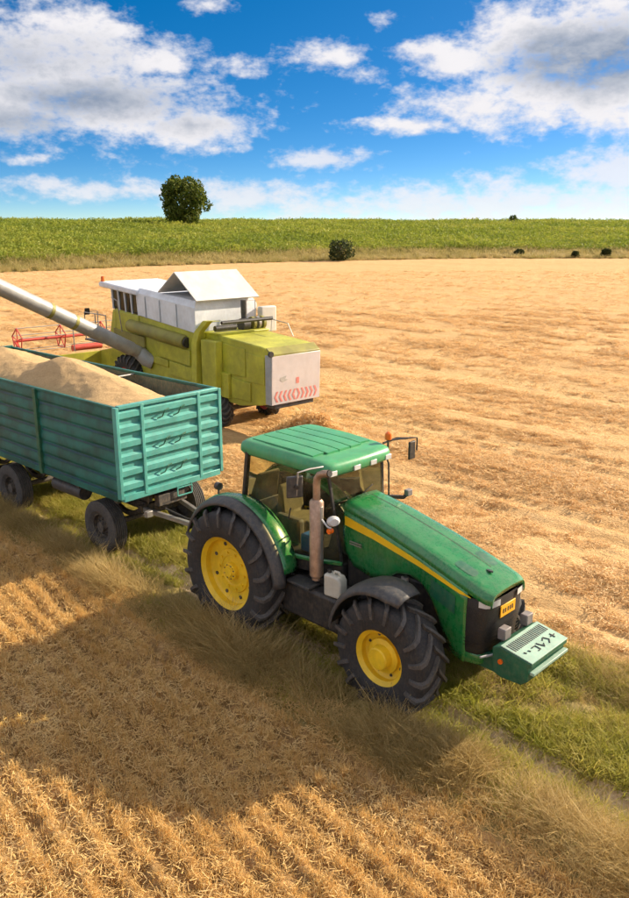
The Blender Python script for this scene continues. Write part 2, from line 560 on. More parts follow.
def ground_z(x, y, fine=True):
    x = np.asarray(x, float)
    y = np.asarray(y, float)
    xt, yt = to_track(x, y)
    lo, hi = strip_edges(xt)
    near = sstep(0.0, -0.5, yt - lo)
    far = sstep(0.0, 0.6, yt - hi)
    d = y - edge_y(x)
    fld = sstep(2, -2, d)
    z = 0.05 * (fbm(x * 0.22, y * 0.22, 3, 2) - 0.5)
    if fine:
        z = z + near * 0.036 * row_wave(xt, yt) * (0.3 + 1.3 * fbm(xt * 0.6, yt * 1.2, 2, 6))
        z = z + near * 0.085 * (fbm(xt * 1.5, yt * 2.6, 3, 12) - 0.5)
        sw = np.mod(yt + 0.7 * fbm(xt * 0.12, yt * 0.12, 2, 3) - 3.0, 4.3) - 2.15
        z = z + far * fld * (0.07 * gau(sw, 0.75) * (0.4 + 1.2 * fbm(xt * 0.35, yt * 0.5, 3, 7)) - 0.09 * gau(np.abs(sw) - 1.75, 0.16))
        z = z + far * fld * 0.065 * (fbm(xt * 0.7, yt * 2.0, 4, 9) - 0.5)
        strip = (1 - near) * (1 - far)
        z = z + strip * (0.05 + 0.10 * (fbm(xt * 1.3, yt * 1.6, 3, 13) - 0.5) - 0.10 * gau(yt + 0.62, 0.17) - 0.07 * gau(yt - 1.15, 0.2))
    c = np.clip(d - 4, 0, 400)
    rise = 0.056 * np.minimum(c, 118) - 0.02 * np.clip(c - 118, 0, 300)
    rise = rise - 0.9 * np.exp(-((c - 118) / 30) ** 2)
    z = z + sstep(0, 12, c) * rise + sstep(0, 20, c) * 0.7 * (fbm(x * 0.02, y * 0.02, 2, 21) - 0.5)
    return z


ri = [0.0, 1.5]
while ri[-1] < 3200:
    ri.append(max(ri[-1] * (1.0115 if ri[-1] < 60 else 1.02), ri[-1] + 0.08) if ri[-1] < 260 else ri[-1] * 1.12)
ri = np.array(ri)
ang = np.concatenate([np.arange(-34, 34.01, 0.30), np.arange(38, 326, 5.0)])
ang = np.radians(ang)
RR, AA = np.meshgrid(ri[1:], ang, indexing='ij')
gx, gy = RR * np.sin(AA), RR * np.cos(AA)
gz = ground_z(gx, gy)
na, nr = len(ang), len(ri) - 1
verts = np.stack([gx, gy, gz], -1).reshape(-1, 3)
verts = np.vstack([verts, [[0, 0, float(ground_z(np.array(0.0), np.array(0.0)))]]])
ii, jj = np.meshgrid(np.arange(nr - 1), np.arange(na), indexing='ij')
j2 = (jj + 1) % na
quads = np.stack([ii * na + jj, ii * na + j2, (ii + 1) * na + j2, (ii + 1) * na + jj], -1).reshape(-1, 4)
faces = [tuple(q[::-1]) for q in quads.tolist()] + [(len(verts) - 1, j, (j + 1) % na)[::-1] for j in range(na)]
gm = bpy.data.meshes.new('ground')
gm.from_pydata(verts.tolist(), [], faces)
gxt, gyt = to_track(verts[:, 0], verts[:, 1])
glo, ghi = strip_edges(gxt)
a_strip = sstep(-0.35, 0.15, gyt - glo) * sstep(0.45, -0.3, gyt - ghi)
a_rut = np.clip(1.15 * gau(gyt + 0.58 + .25 * (fbm(gxt * .9, gxt * 0 + 2.2, 2, 91) - .5), 0.30) + 0.55 * gau(gyt - 1.15, 0.22), 0, 1) * a_strip
a_far = sstep(-1.0, 2.5, verts[:, 1] - edge_y(verts[:, 0]) + 2 * (fbm(verts[:, 0] * .3, verts[:, 1] * .3, 2, 31) - .5))
ca = gm.color_attributes.new('zone', 'FLOAT_COLOR', 'POINT')
a_near = sstep(0.1, -0.4, gyt - glo)
ca.data.foreach_set('color', np.stack([a_strip, a_rut, a_far, np.ones_like(a_far)], -1).ravel())
ca2 = gm.attributes.new('near_field', 'FLOAT', 'POINT')
ca2.data.foreach_set('value', a_near.astype(np.float32))
gm.polygons.foreach_set('use_smooth', [True] * len(gm.polygons))
ground = link(bpy.data.objects.new('ground', gm))
ground['kind'] = 'structure'

m, t, out = new_mat('m_ground')
gp = t.add('ShaderNodeNewGeometry').outputs['Position']
zn = t.add('ShaderNodeVertexColor', layer_name='zone')
zs = t.add('ShaderNodeSeparateColor')
t.l.new(zn.outputs[0], zs.inputs[0])
along = t.mapping(gp, rot=(0, 0, -TH))                      # x runs along the rows
rowv = t.mapping(along, scale=(0.22, 1.0, 1.0))
n_row = t.noise(rowv, 2.6, 6, 0.62)
n_fine = t.noise(t.mapping(along, scale=(0.45, 1, 1)), 22, 5, 0.7)
n_patch = t.noise(t.mapping(along, scale=(0.35, 1, 1)), 0.16, 5, 0.6)
n_lane = t.noise(t.mapping(along, scale=(0.03, 1, 1)), 0.55, 4, 0.6)
n_clod = t.noise(gp, 5.5, 6, 0.68)
c = t.mix(t.ramp(n_row, 0.30, 0.68), (0.50, 0.29, 0.115), (0.68, 0.43, 0.20))
c = t.mix(t.math('MULTIPLY', t.ramp(n_fine, 0.42, 0.72), 0.55), c, (0.76, 0.54, 0.28))
c = t.mix(t.math('MULTIPLY', t.ramp(n_clod, 0.52, 0.72), 0.38), c, (0.40, 0.22, 0.08))
c = t.mix(t.math('MULTIPLY', t.ramp(n_patch, 0.42, 0.70), 0.42), c, (0.58, 0.32, 0.125))
c = t.mix(t.math('MULTIPLY', t.ramp(n_lane, 0.50, 0.75), 0.45), c, (0.70, 0.47, 0.22))
nf = t.add('ShaderNodeAttribute', attribute_name='near_field')
c = t.mix(t.math('MULTIPLY', nf.outputs['Fac'], t.ramp(n_clod, 0.30, 0.62)), c, (0.25, 0.15, 0.06))
gr = t.mix(t.ramp(n_clod, 0.35, 0.65), (0.19, 0.15, 0.045), (0.42, 0.32, 0.13))
dirt = t.mix(t.ramp(n_fine, 0.3, 0.7), (0.52, 0.36, 0.20), (0.80, 0.60, 0.40))
c = t.mix(t.ramp(t.math('ADD', zs.outputs[0], t.math('MULTIPLY', t.math('SUBTRACT', n_clod, 0.5), 0.7)), 0.35, 0.65), c, gr)
c = t.mix(t.ramp(t.math('ADD', zs.outputs[1], t.math('MULTIPLY', t.math('SUBTRACT', n_clod, 0.5), 0.9)), 0.45, 0.75), c, dirt)
c = t.mix(zs.outputs[2], c, t.mix(t.ramp(n_clod, 0.35, 0.65), (0.13, 0.12, 0.035), (0.24, 0.19, 0.07)))
p = t.add('ShaderNodeBsdfPrincipled')
t.l.new(c, p.inputs['Base Color'])
p.inputs['Roughness'].default_value = 0.9
p.inputs['Specular IOR Level'].default_value = 0.1
hgt = t.math('ADD', t.math('MULTIPLY', n_row, 0.5), t.math('ADD', t.math('MULTIPLY', n_clod, 0.9), t.math('MULTIPLY', n_fine, 0.35)))
b = t.add('ShaderNodeBump')
b.inputs['Strength'].default_value = 0.9
b.inputs['Distance'].default_value = 0.12
t.l.new(hgt, b.inputs['Height'])
t.l.new(b.outputs[0], p.inputs['Normal'])
t.l.new(p.outputs[0], out.inputs[0])
gm.materials.append(m)

# ------------------------------------------------------------------ scattered plants (stuff)


def blades(n, h, spread, lean, width, seed, seg=2, droop=0.3, hvar=0.35, lie=False):
    r = np.random.default_rng(seed)
    v, f = [], []
    for _ in range(n):
        a = r.uniform(0, 2 * math.pi)
        rad = spread * math.sqrt(r.uniform(0, 1))
        base = np.array([math.cos(a) * rad, math.sin(a) * rad, -0.01])
        hh = h * (1 - hvar + 2 * hvar * r.uniform())
        da = r.uniform(0, 2 * math.pi)
        ln = lean * r.uniform(0.1, 1.0)
        d = np.array([math.cos(da), math.sin(da), 0.0])
        side_a = r.uniform(0, math.pi)
        side = np.array([math.cos(side_a), math.sin(side_a), 0.0])
        if lie:
            base[2] = r.uniform(0.0, h)
            el_ = r.uniform(-0.12, 0.45)
            L = hh * 2.2
            q = [base, base + L * np.array([d[0] * math.cos(el_), d[1] * math.cos(el_), math.sin(el_)])]
            q.insert(1, (q[0] + q[1]) / 2 + np.array([0, 0, 0.02 * r.uniform(-1, 1)]))
            side = np.array([-d[1], d[0], r.uniform(-0.6, 0.6)])
            q = np.array(q)
            ws = [1, 1, 0.8]
        else:
            q = []
            ws = []
            for k in range(seg + 1):
                u = k / seg
                out_ = hh * (ln * u + droop * u * u)
                q.append(base + d * out_ + np.array([0, 0, hh * (u - 0.25 * droop * u * u)]))
                ws.append(1 - 0.75 * u)
        b0 = len(v)
        w = width * r.uniform(0.7, 1.3)
        for pt, k in zip(q, ws):
            v += [tuple(pt - side * w * k / 2), tuple(pt + side * w * k / 2)]
        for k in range(len(q) - 1):
            f.append((b0 + 2 * k, b0 + 2 * k + 1, b0 + 2 * k + 3, b0 + 2 * k + 2))
    return v, f


def template_set(name, mat, specs):
    c = bpy.data.collections.new(name)
    for k, s in enumerate(specs):
        v, f = s
        me = bpy.data.meshes.new(name)
        me.from_pydata(v, [], f)
        me.materials.append(MATS[mat])
        c.objects.link(bpy.data.objects.new(name + '_tuft', me))
    return c


def scatter(name, pts, scl, rot, templates, label, cat):
    me = bpy.data.meshes.new(name)
    me.from_pydata([tuple(p) for p in pts], [], [])
    a = me.attributes.new('scl', 'FLOAT', 'POINT'); a.data.foreach_set('value', np.asarray(scl, np.float32))
    a = me.attributes.new('rot', 'FLOAT_VECTOR', 'POINT'); a.data.foreach_set('vector', np.asarray(rot, np.float32).ravel())
    a = me.attributes.new('idx', 'INT', 'POINT'); a.data.foreach_set('value', rng.integers(0, len(templates.objects), len(pts)).astype(np.int32))
    o = link(bpy.data.objects.new(name, me))
    tag(o, label, cat, kind='stuff')
    ng = bpy.data.node_groups.new(name + '_scatter', 'GeometryNodeTree')
    ng.interface.new_socket('Geometry', in_out='INPUT', socket_type='NodeSocketGeometry')
    ng.interface.new_socket('Geometry', in_out='OUTPUT', socket_type='NodeSocketGeometry')
    gi = ng.nodes.new('NodeGroupInput'); go = ng.nodes.new('NodeGroupOutput')
    ip = ng.nodes.new('GeometryNodeInstanceOnPoints')
    ci = ng.nodes.new('GeometryNodeCollectionInfo')
    ci.inputs[0].default_value = templates
    ci.inputs[1].default_value = True
    ci.inputs[2].default_value = True
    def attr(nm, typ):
        nd = ng.nodes.new('GeometryNodeInputNamedAttribute')
        nd.data_type = typ
        nd.inputs[0].default_value = nm
        return nd.outputs[0]
    L = ng.links.new
    L(gi.outputs[0], ip.inputs['Points'])
    L(ci.outputs[0], ip.inputs['Instance'])
    ip.inputs['Pick Instance'].default_value = True
    L(attr('idx', 'INT'), ip.inputs['Instance Index'])
    L(attr('rot', 'FLOAT_VECTOR'), ip.inputs['Rotation'])
    L(attr('scl', 'FLOAT'), ip.inputs['Scale'])
    L(ip.outputs[0], go.inputs[0])
    md = o.modifiers.new('scatter', 'NODES')
    md.node_group = ng
    return o


def in_view(x, y, margin=3.0):
    return (y > 3.0) & (np.abs(x) < 0.44 * y + margin)


def rand_rot(n, tilt=0.12):
    return np.stack([rng.normal(0, tilt, n), rng.normal(0, tilt, n), rng.uniform(0, 2 * math.pi, n)], -1)


def near_points(n_try, xt_rng, yt_rng):
    xt = rng.uniform(*xt_rng, n_try)
    yt = rng.uniform(*yt_rng, n_try)
    return xt, yt


def tracks(xt, yt):
    """true where a wheel stands on the track and presses the grass down"""
    t_ = np.zeros_like(xt, bool)
    for wx in (0.0, 3.0):
        for wy in (-0.94, 0.94):
            t_ |= (np.abs(xt - wx) < 0.55) & (np.abs(yt - wy) < 0.32)
    return t_


T_stub = template_set('stubble', 'm_stubble', [blades(9, 0.13, 0.06, 0.40, 0.0065, 100 + k, 1, 0.0) for k in range(5)])
T_straw = template_set('straw', 'm_straw', [blades(15, 0.036, 0.13, 0, 0.0065, 200 + k, lie=True) for k in range(5)])
T_dry = template_set('dry_grass', 'm_dry', [blades(20, 0.25, 0.12, 0.75, 0.0065, 300 + k, 2, 0.5, 0.5) for k in range(6)])
T_grn = template_set('green_grass', 'm_green', [blades(18, 0.095, 0.10, 0.8, 0.010, 400 + k, 2, 0.5, 0.5) for k in range(6)])
T_clump = template_set('straw_clump', 'm_field_clump', [blades(34, 0.060, 0.22, 0, 0.013, 500 + k, lie=True) for k in range(5)])

# near field: stubble standing in drilled rows, straw lying between
xt, yt = near_points(150000, (-12, 12), (-13, -1.6))
keep_r = rng.uniform(0, 1, len(yt)) < 0.12 + 0.88 * (0.5 + 0.5 * row_wave(xt, yt)) ** 1.5
xt, yt = xt[keep_r], yt[keep_r]
x, y = from_track(xt, yt)
lo, hi = strip_edges(xt)
k = in_view(x, y, 2.0) & (yt < lo + 0.1) & (rng.uniform(0, 1, len(x)) < 0.25 + 1.1 * fbm(xt * 0.6, yt * 1.4, 3, 41))
x, y, xt, yt = x[k], y[k], xt[k], yt[k]
scatter('stubble', np.stack([x, y, ground_z(x, y)], -1), rng.uniform(0.45, 1.0, len(x)), rand_rot(len(x), 0.2), T_stub,
        'short golden cereal stubble standing in rows in the foreground', 'stubble')
xt, yt = near_points(90000, (-12, 12), (-13, -1.5))
x, y = from_track(xt, yt)
row = 0.5 + 0.5 * row_wave(xt, yt)
k = in_view(x, y, 2.0) & (rng.uniform(0, 1, len(x)) < (0.25 + 0.75 * row) * (0.1 + 1.3 * fbm(xt * 0.5, yt * 0.9, 3, 43)))
x, y = x[k], y[k]
scatter('loose_straw', np.stack([x, y, ground_z(x, y) + 0.01], -1), rng.uniform(0.6, 1.3, len(x)), rand_rot(len(x), 0.15), T_straw,
        'loose chopped straw lying between the foreground stubble rows', 'straw')

# the track: tall bleached grass on its near shoulder, short green grass between the ruts
xt, yt = near_points(60000, (-22, 14), (-2.7, 3.2))
x, y = from_track(xt, yt)
lo, hi = strip_edges(xt)
dens = sstep(-0.3, 0.25, yt - lo) * sstep(0.0, -0.30, yt + 0.95) * 0.95 + 0.26 * sstep(-0.3, 0.1, yt) * sstep(0.7, 0.0, yt - hi) + 0.5 * gau(yt - hi + 0.2, 0.45)
tall = 0.60 + 1.35 * gau(yt + 1.48, 0.40) * fbm(xt * 0.9, yt * 1.1, 3, 51)
k = in_view(x, y, 2.0) & ~tracks(xt, yt) & (rng.uniform(0, 1, len(x)) < dens * (0.12 + 1.5 * sstep(0.3, 0.7, fbm(xt * 1.0, yt * 1.6, 3, 47))))
# wheels keep it lower under the machines
under = (np.abs(yt + 0.1) < 1.7) & (xt < 4.3)
tall = np.where(under & (yt > -1.2), np.minimum(tall, 0.5), tall)
x, y, tall = x[k], y[k], tall[k]
scatter('dry_grass', np.stack([x, y, ground_z(x, y)], -1), tall * rng.uniform(0.7, 1.25, len(x)), rand_rot(len(x), 0.14), T_dry,
        'tall bleached grass along the near shoulder of the track', 'dry grass')
xt, yt = near_points(90000, (-22, 14), (-2.4, 3.0))
x, y = from_track(xt, yt)
lo, hi = strip_edges(xt)
dens = sstep(0.0, 0.5, yt - lo) * sstep(0.3, -0.4, yt - hi) * (1 - 0.93 * np.clip(1.3 * gau(yt + 0.58 + .25 * (fbm(xt * .9, xt * 0 + 2.2, 2, 91) - .5), 0.24), 0, 1)) * (1 - 0.5 * gau(yt - 1.15, 0.2))
dens = dens * np.where(yt < -0.9, 0.14, 1.0)
k = in_view(x, y, 2.0) & ~tracks(xt, yt) & (rng.uniform(0, 1, len(x)) < dens * 1.4 * sstep(0.16, 0.55, fbm(xt * 0.9, yt * 1.3, 3, 53)))
x, y = x[k], y[k]
scatter('green_grass', np.stack([x, y, ground_z(x, y)], -1), rng.uniform(0.6, 1.5, len(x)), rand_rot(len(x), 0.2), T_grn,
        'short yellow green grass growing between the wheel ruts', 'grass')

# the field behind: straw left in lumpy swaths
xs, ys = [], []
for y0, y1, n in [(8, 30, 48000), (30, 60, 34000), (60, 110, 16000)]:
    yy = rng.uniform(y0, y1, n)
    xx = rng.uniform(-1, 1, n) * (0.44 * yy + 3)
    xs.append(xx); ys.append(yy)
x, y = np.concatenate(xs), np.concatenate(ys)
xt, yt = to_track(x, y)
lo, hi = strip_edges(xt)
sw = np.mod(yt + 0.7 * fbm(xt * 0.12, yt * 0.12, 2, 3) - 3.0, 4.3) - 2.15
dens = (0.34 + 0.6 * gau(sw, 0.9)) * sstep(0.34, 0.64, fbm(xt * 0.5, yt * 1.1, 4, 61)) * 1.4 * (1 - .8 * gau(np.abs(sw) - 1.75, .22))
k = (yt > hi - 0.2) & (y < edge_y(x) - 1) & (rng.uniform(0, 1, len(x)) < dens)
x, y = x[k], y[k]
scatter('straw_swath', np.stack([x, y, ground_z(x, y)], -1), np.where(y < 35, rng.uniform(0.32, 0.85, len(x)), rng.uniform(0.6, 1.3, len(x))), rand_rot(len(x), 0.15), T_clump,
        'lumpy swaths of pale straw across the harvested field', 'straw')
# what the combine has just dropped behind its rear end
n = 320
a = rng.normal(0, 1, (n, 2)) * np.array([0.75, 0.42])
cxx = CX + a[:, 0] * math.cos(CH) - a[:, 1] * math.sin(CH) + 0.55
cyy = CY + a[:, 0] * math.sin(CH) + a[:, 1] * math.cos(CH) - 0.50
hz = 0.85 * np.exp(-(a[:, 0] ** 2 + (a[:, 1] * 1.6) ** 2))
scatter('straw_heap', np.stack([cxx, cyy, ground_z(cxx, cyy) + hz * rng.uniform(0.2, 1, n)], -1), rng.uniform(0.9, 1.6, n), rand_rot(n, 0.3), T_clump,
        'fresh heap of straw dropped under the rear end of the combine', 'straw')

# far verge and crop
T_verge = template_set('verge', 'm_verge', [blades(26, 1.0, 0.55, 0.45, 0.10, 600 + k, 2, 0.4) for k in range(4)])


def crop_plant(seed):
    r = np.random.default_rng(seed)
    v, f = [], []
    for _ in range(46):
        a = r.uniform(0, 2 * math.pi)
        c = np.array([r.normal(0, 0.42), r.normal(0, 0.42), r.uniform(0.5, 2.0)])
        L, w = r.uniform(0.30, 0.60), r.uniform(0.10, 0.20)
        e = r.uniform(-0.6, 0.9)
        d = np.array([math.cos(a) * math.cos(e), math.sin(a) * math.cos(e), math.sin(e)])
        s = np.cross(d, r.normal(0, 1, 3)); s /= np.linalg.norm(s)
        b0 = len(v)
        v += [tuple(c - s * w * .5), tuple(c + d * L * .5 - s * w * .6 + np.array([0, 0, .05])), tuple(c + d * L), tuple(c + d * L * .5 + s * w * .6)]
        f.append((b0, b0 + 1, b0 + 2, b0 + 3))
    for _ in range(5):
        a = r.normal(0, 0.3, 2)
        b0 = len(v)
        v += [(a[0] - .03, a[1], 0), (a[0] + .03, a[1], 0), (a[0] * 1.2, a[1] * 1.2, 1.9)]
        f.append((b0, b0 + 1, b0 + 2))
    return v, f


T_crop = template_set('crop', 'm_crop', [crop_plant(700 + k) for k in range(6)])
n = 9000
x = rng.uniform(-105, 115, n)
d = rng.uniform(-0.5, 14, n) ** 1.0
y = edge_y(x) + d
k = (np.abs(x) < 0.44 * y + 12) & (rng.uniform(0, 1, n) < 0.3 + fbm(x * 0.15, d * 0.3, 3, 71))
x, y, d = x[k], y[k], d[k]
scatter('verge_grass', np.stack([x, y, ground_z(x, y)], -1), rng.uniform(0.5, 1.3, len(x)) * (0.55 + 0.05 * d), rand_rot(len(x), 0.1), T_verge,
        'yellowish tall grass verge between harvested field and green crop', 'grass')
rows_d = np.arange(12.5, 150, 1.7)
px_, py_ = [], []
for q, dd in enumerate(rows_d):
    step = 0.75 if dd < 60 else 1.1
    xx = np.arange(-150, 150, step)
    xx = xx + rng.normal(0, 0.18, len(xx))
    yy = edge_y(xx) + dd + rng.normal(0, 0.12, len(xx)) + 0.5 * np.sin(xx * 0.05 + 1)
    kk = (np.abs(xx) < 0.44 * yy + 10) & (rng.uniform(0, 1, len(xx)) < 0.45 + 0.9 * fbm(xx * 0.12, yy * 0.2, 3, 77))
    px_.append(xx[kk]); py_.append(yy[kk])
x, y = np.concatenate(px_), np.concatenate(py_)
scatter('crop_rows', np.stack([x, y, ground_z(x, y) - 0.1], -1), rng.uniform(0.8, 1.12, len(x)) * (0.70 + 0.65 * fbm(x * 0.09, y * 0.09, 4, 73)), rand_rot(len(x), 0.06), T_crop,
        'tall leafy green crop in dense rows along the horizon', 'crop')

# ------------------------------------------------------------------ trees and shrubs


def leaf_cloud(centers, n, size, seed):
    r = np.random.default_rng(seed)
    mb = MB()
    cs = np.array([c[:3] for c in centers]); rs = np.array([c[3] for c in centers])
    w = rs ** 2 / (rs ** 2).sum()
    vv, ff = [], []
    for _ in range(n):
        i = r.choice(len(rs), p=w)
        u = r.normal(0, 1, 3); u /= np.linalg.norm(u)
        c = cs[i] + u * rs[i] * (0.55 + 0.5 * r.uniform() ** 0.6) * np.array([1, 1, .85])
        a, b = r.normal(0, 1, 3), r.normal(0, 1, 3)
        a /= np.linalg.norm(a); b = np.cross(a, b); b /= np.linalg.norm(b)
        L, q = size * r.uniform(.6, 1.4), size * r.uniform(.4, .8)
        k0 = len(vv)
        vv += [tuple(c - a * L), tuple(c + b * q), tuple(c + a * L), tuple(c - b * q)]
        ff.append((k0, k0 + 1, k0 + 2, k0 + 3))
    mb.v, mb.f = vv, ff
    return mb


def plain(mb, name, mat, parent):
    me = bpy.data.meshes.new(name)
    me.from_pydata(mb.v, [], mb.f)
    me.materials.append(MATS[mat])
    return link(bpy.data.objects.new(name, me), parent)


def gz1(x, y):
    return float(ground_z(np.array([x]), np.array([y]))[0])


def tree(name, x, y, h, w, label, cat, seed, n, leaf, mat='tree_leaf', trunk=0.16, group=None, low=0.12):
    r = random.Random(seed)
    z = gz1(x, y)
    root = thing(name, (x, y, z), r.uniform(0, 6), label, cat, group)
    tb = MB()
    rad = h * 0.035
    tb.tube([(0, 0, -0.3), (0.05, 0, h * trunk), (0.1, 0.1, h * 0.45), (0.0, 0.15, h * 0.75)], [rad * 1.3, rad, rad * .7, rad * .2], 8)
    cs = []
    for q in range(44):
        a = q * 2.39996 + r.uniform(-.3, .3)
        u = -0.95 + 1.9 * (q + r.uniform(0, 1)) / 44
        rr = math.sqrt(max(0, 1 - abs(u) ** 2.1)) * w * 0.5 * r.uniform(0.50, 0.86)
        zz_ = h * (low + (1 - low) * (0.5 + 0.42 * u))
        cs.append((math.cos(a) * rr, math.sin(a) * rr, zz_, w * r.uniform(0.09, 0.16)))
        if q % 2 == 0:
            tb.tube([(0.05, 0.05, h * r.uniform(trunk, 0.5)), (math.cos(a) * rr * .6, math.sin(a) * rr * .6, zz_ * .85), (math.cos(a) * rr, math.sin(a) * rr, zz_)],
                    [rad * .45, rad * .25, rad * .08], 5)
    tb.build('trunk', 'bark', root)
    plain(leaf_cloud(cs, n, leaf, seed), 'crown', mat, root)
    return root


def ray_at(px, py, yw):
    u = (px - 314.5) / F_PX
    v = (449 - py) / F_PX
    return u * yw / (math.cos(CAM_PITCH) + v * math.sin(CAM_PITCH))


ty_ = 208.0
tree('broadleaf_tree', ray_at(183, 205, ty_), ty_, 13.0, 13.6, 'round dark green tree standing alone on the horizon in the crop', 'tree', 5, 6500, 0.40, trunk=0.14, low=0.10)
for (px, yw, h, w, lab, sd) in [
        (341, 141.5, 3.6, 5.0, 'large dark round bush on the verge right of the tree', 11),
        (519, 157.5, 1.5, 2.0, 'small dark bush on the verge, left of the pair near the right edge', 12),
        (575, 153.0, 1.3, 1.5, 'smallest dark bush on the verge, left of the rightmost one', 13),
        (606, 154.0, 1.7, 1.9, 'rightmost dark bush on the verge at the crop edge', 14)]:
    tree('bush', ray_at(px, 255, yw), yw, h, w, lab, 'bush', sd, 1500, 0.20, 'shrub_leaf', 0.1, 'bushes on the verge', low=0.0)
tree('distant_tree', ray_at(513, 219, 268), 268, 3.6, 3.2, 'tiny far tree poking over the crop on the right horizon', 'tree', 15, 500, 0.3, low=0.05)

# ------------------------------------------------------------------ wheels


def wheel_ag(name, parent, loc, Rt, Wt, rim_r, side, hub, nl=22, mat_rim='yellow'):
    """driven farm wheel; its outer side looks to -y before 'side' turns it"""
    h = Wt / 2
    fl = rim_r
    rimb = MB()
    d = 0.16 * Rt / 1.0
    # rim barrel and dish seen from outside
    rimb.lathe([(fl + .025, -h * .93), (fl + .03, -h * .90), (fl - .005, -h * .86), (fl - .03, -h * .74), (fl - .05, -h * .70), (fl - .055, -h * .42), (fl - .085, -h * .36),
                (fl - .10, -h * .34), (fl * .62, -h * .30), (fl * .60, -h * .38), (fl * .42, -h * .40), (fl * .40, -h * .36), (.02, -h * .36), (.02, -h * .2),
                (fl - .12, -h * .2), (fl - .06, h * .1), (fl - .06, h * .7), (fl + .025, h * .9), (fl + .03, h * .93), (fl, h * .93), (fl - .02, h * .72), (fl - .035, h * .1), (fl - .03, -h * .62), (fl, -h * .86)], 56)
    nb = 10
    for k in range(nb):
        a = 2 * math.pi * k / nb
        c = (math.cos(a) * fl * .50, math.sin(a) * fl * .50)
        rimb.tube([(c[0], -h * .38, c[1]), (c[0], -h * .47, c[1])], .022, 6)
    w = rimb.build(name, mat_rim, parent, 40)
    w.location = loc
    if side > 0:
        w.rotation_euler = (0, 0, math.pi)
    for k in range(8):
        a = 2 * math.pi * (k + .5) / 8
        c = (math.cos(a) * fl * .745, math.sin(a) * fl * .745)
        hb = MB(); hb.tube([(c[0], -h * .30, c[1]), (c[0], -h * .365, c[1])], .030 * Rt, 8); hb.build('wheel_clamp', 'chassis', w)
    tb = MB()
    Rb = Rt * 0.945
    sw = Rt - fl
    tb.lathe([(fl + .005, -h * .90), (fl + sw * .12, -h * .985), (fl + sw * .40, -h * 1.02), (fl + sw * .66, -h * 1.0), (Rb - .05, -h * .93), (Rb - .012, -h * .80), (Rb + .004, -h * .4), (Rb + .008, 0),
              (Rb + .004, h * .4), (Rb - .012, h * .80), (Rb - .05, h * .93), (fl + sw * .66, h * 1.0), (fl + sw * .40, h * 1.02), (fl + sw * .12, h * .985), (fl + .005, h * .90)], 72)
    lh = Rt - Rb + .012
    tb.build('tyre', 'rubber', w, 40)
    tb = MB()
    for k in range(nl):
        for sgn in (-1, 1):
            ph = 2 * math.pi * (k + (0.25 if sgn > 0 else -0.25)) / nl
            secs = []
            for (yy, rr_, lift) in [(-.06, Rb - .01, lh), (.25, Rb - .01, lh), (.55, Rb - .015, lh), (.80, Rb - .03, lh * 1.05), (.95, Rb - .075, lh * 1.0), (1.01, Rb - .15, lh * .55), (1.01, Rb - .22, lh * .12)]:
                yv = sgn * h * yy
                f0 = ph - 0.40 * max(yy, 0) ** 0.85          # chevrons point backwards at the top
                da = 0.040 / Rt
                bev = 0.72
                oy = sgn * (0.035 if yy > .94 else 0.0)
                ro = rr_ + lift + .01
                secs.append([(math.cos(f0 - da) * rr_, yv, math.sin(f0 - da) * rr_), (math.cos(f0 - da * bev) * ro, yv + oy, math.sin(f0 - da * bev) * ro),
                             (math.cos(f0 + da * bev) * ro, yv + oy, math.sin(f0 + da * bev) * ro), (math.cos(f0 + da) * rr_, yv, math.sin(f0 + da) * rr_)])
            tb.loft(secs, True, True)
    tr_ = tb.build('tread', 'lug_rubber', w, 40)
    tr_['kind'] = 'stuff'
    hb = MB()
    if hub == 'front':
        hb.lathe([(.0, -h * 1.02), (fl * .36, -h * 1.02), (fl * .40, -h * .97), (fl * .44, -h * .60), (fl * .62, -h * .52), (fl * .62, -h * .33), (.0, -h * .33)], 40, closed=False)
        for k in range(6):
            a = 2 * math.pi * k / 6
            c = (math.cos(a) * fl * .28, math.sin(a) * fl * .28)
            hb.tube([(c[0], -h * 1.01, c[1]), (c[0], -h * 1.05, c[1])], .013, 6)
    else:
        hb.lathe([(.0, -h * .66), (fl * .13, -h * .66), (fl * .14, -h * .60), (fl * .24, -h * .56), (fl * .25, -h * .35), (.0, -h * .35)], 32, closed=False)
        for k in range(8):
            a = 2 * math.pi * k / 8
            c = (math.cos(a) * fl * .19, math.sin(a) * fl * .19)
            hb.tube([(c[0], -h * .56, c[1]), (c[0], -h * .63, c[1])], .015, 6)
    hb.build('hub', 'yellow', w, 40)
    if hub != 'front':
        for k in range(8):
            a = 2 * math.pi * (k + .5) / 8
            nb2 = MB(); nb2.tube([(math.cos(a) * fl * .19, -h * .56, math.sin(a) * fl * .19), (math.cos(a) * fl * .19, -h * .60, math.sin(a) * fl * .19)], .013, 6); nb2.build('hub_nut', 'chassis', w)
    return w


# ------------------------------------------------------------------ tractor
TR = thing('tractor', (TX, TY, 0.0), TH, 'green farm tractor with yellow wheels standing on the grassy track', 'tractor')
for sgn in (-1, 1):
    wheel_ag('rear_wheel', TR, (0, sgn * 0.95, 1.03), 1.03, 0.64, 0.58, sgn, 'rear', 18)
    wheel_ag('front_wheel', TR, (3.03, sgn * 0.93, 0.80), 0.80, 0.52, 0.38, sgn, 'front', 17)

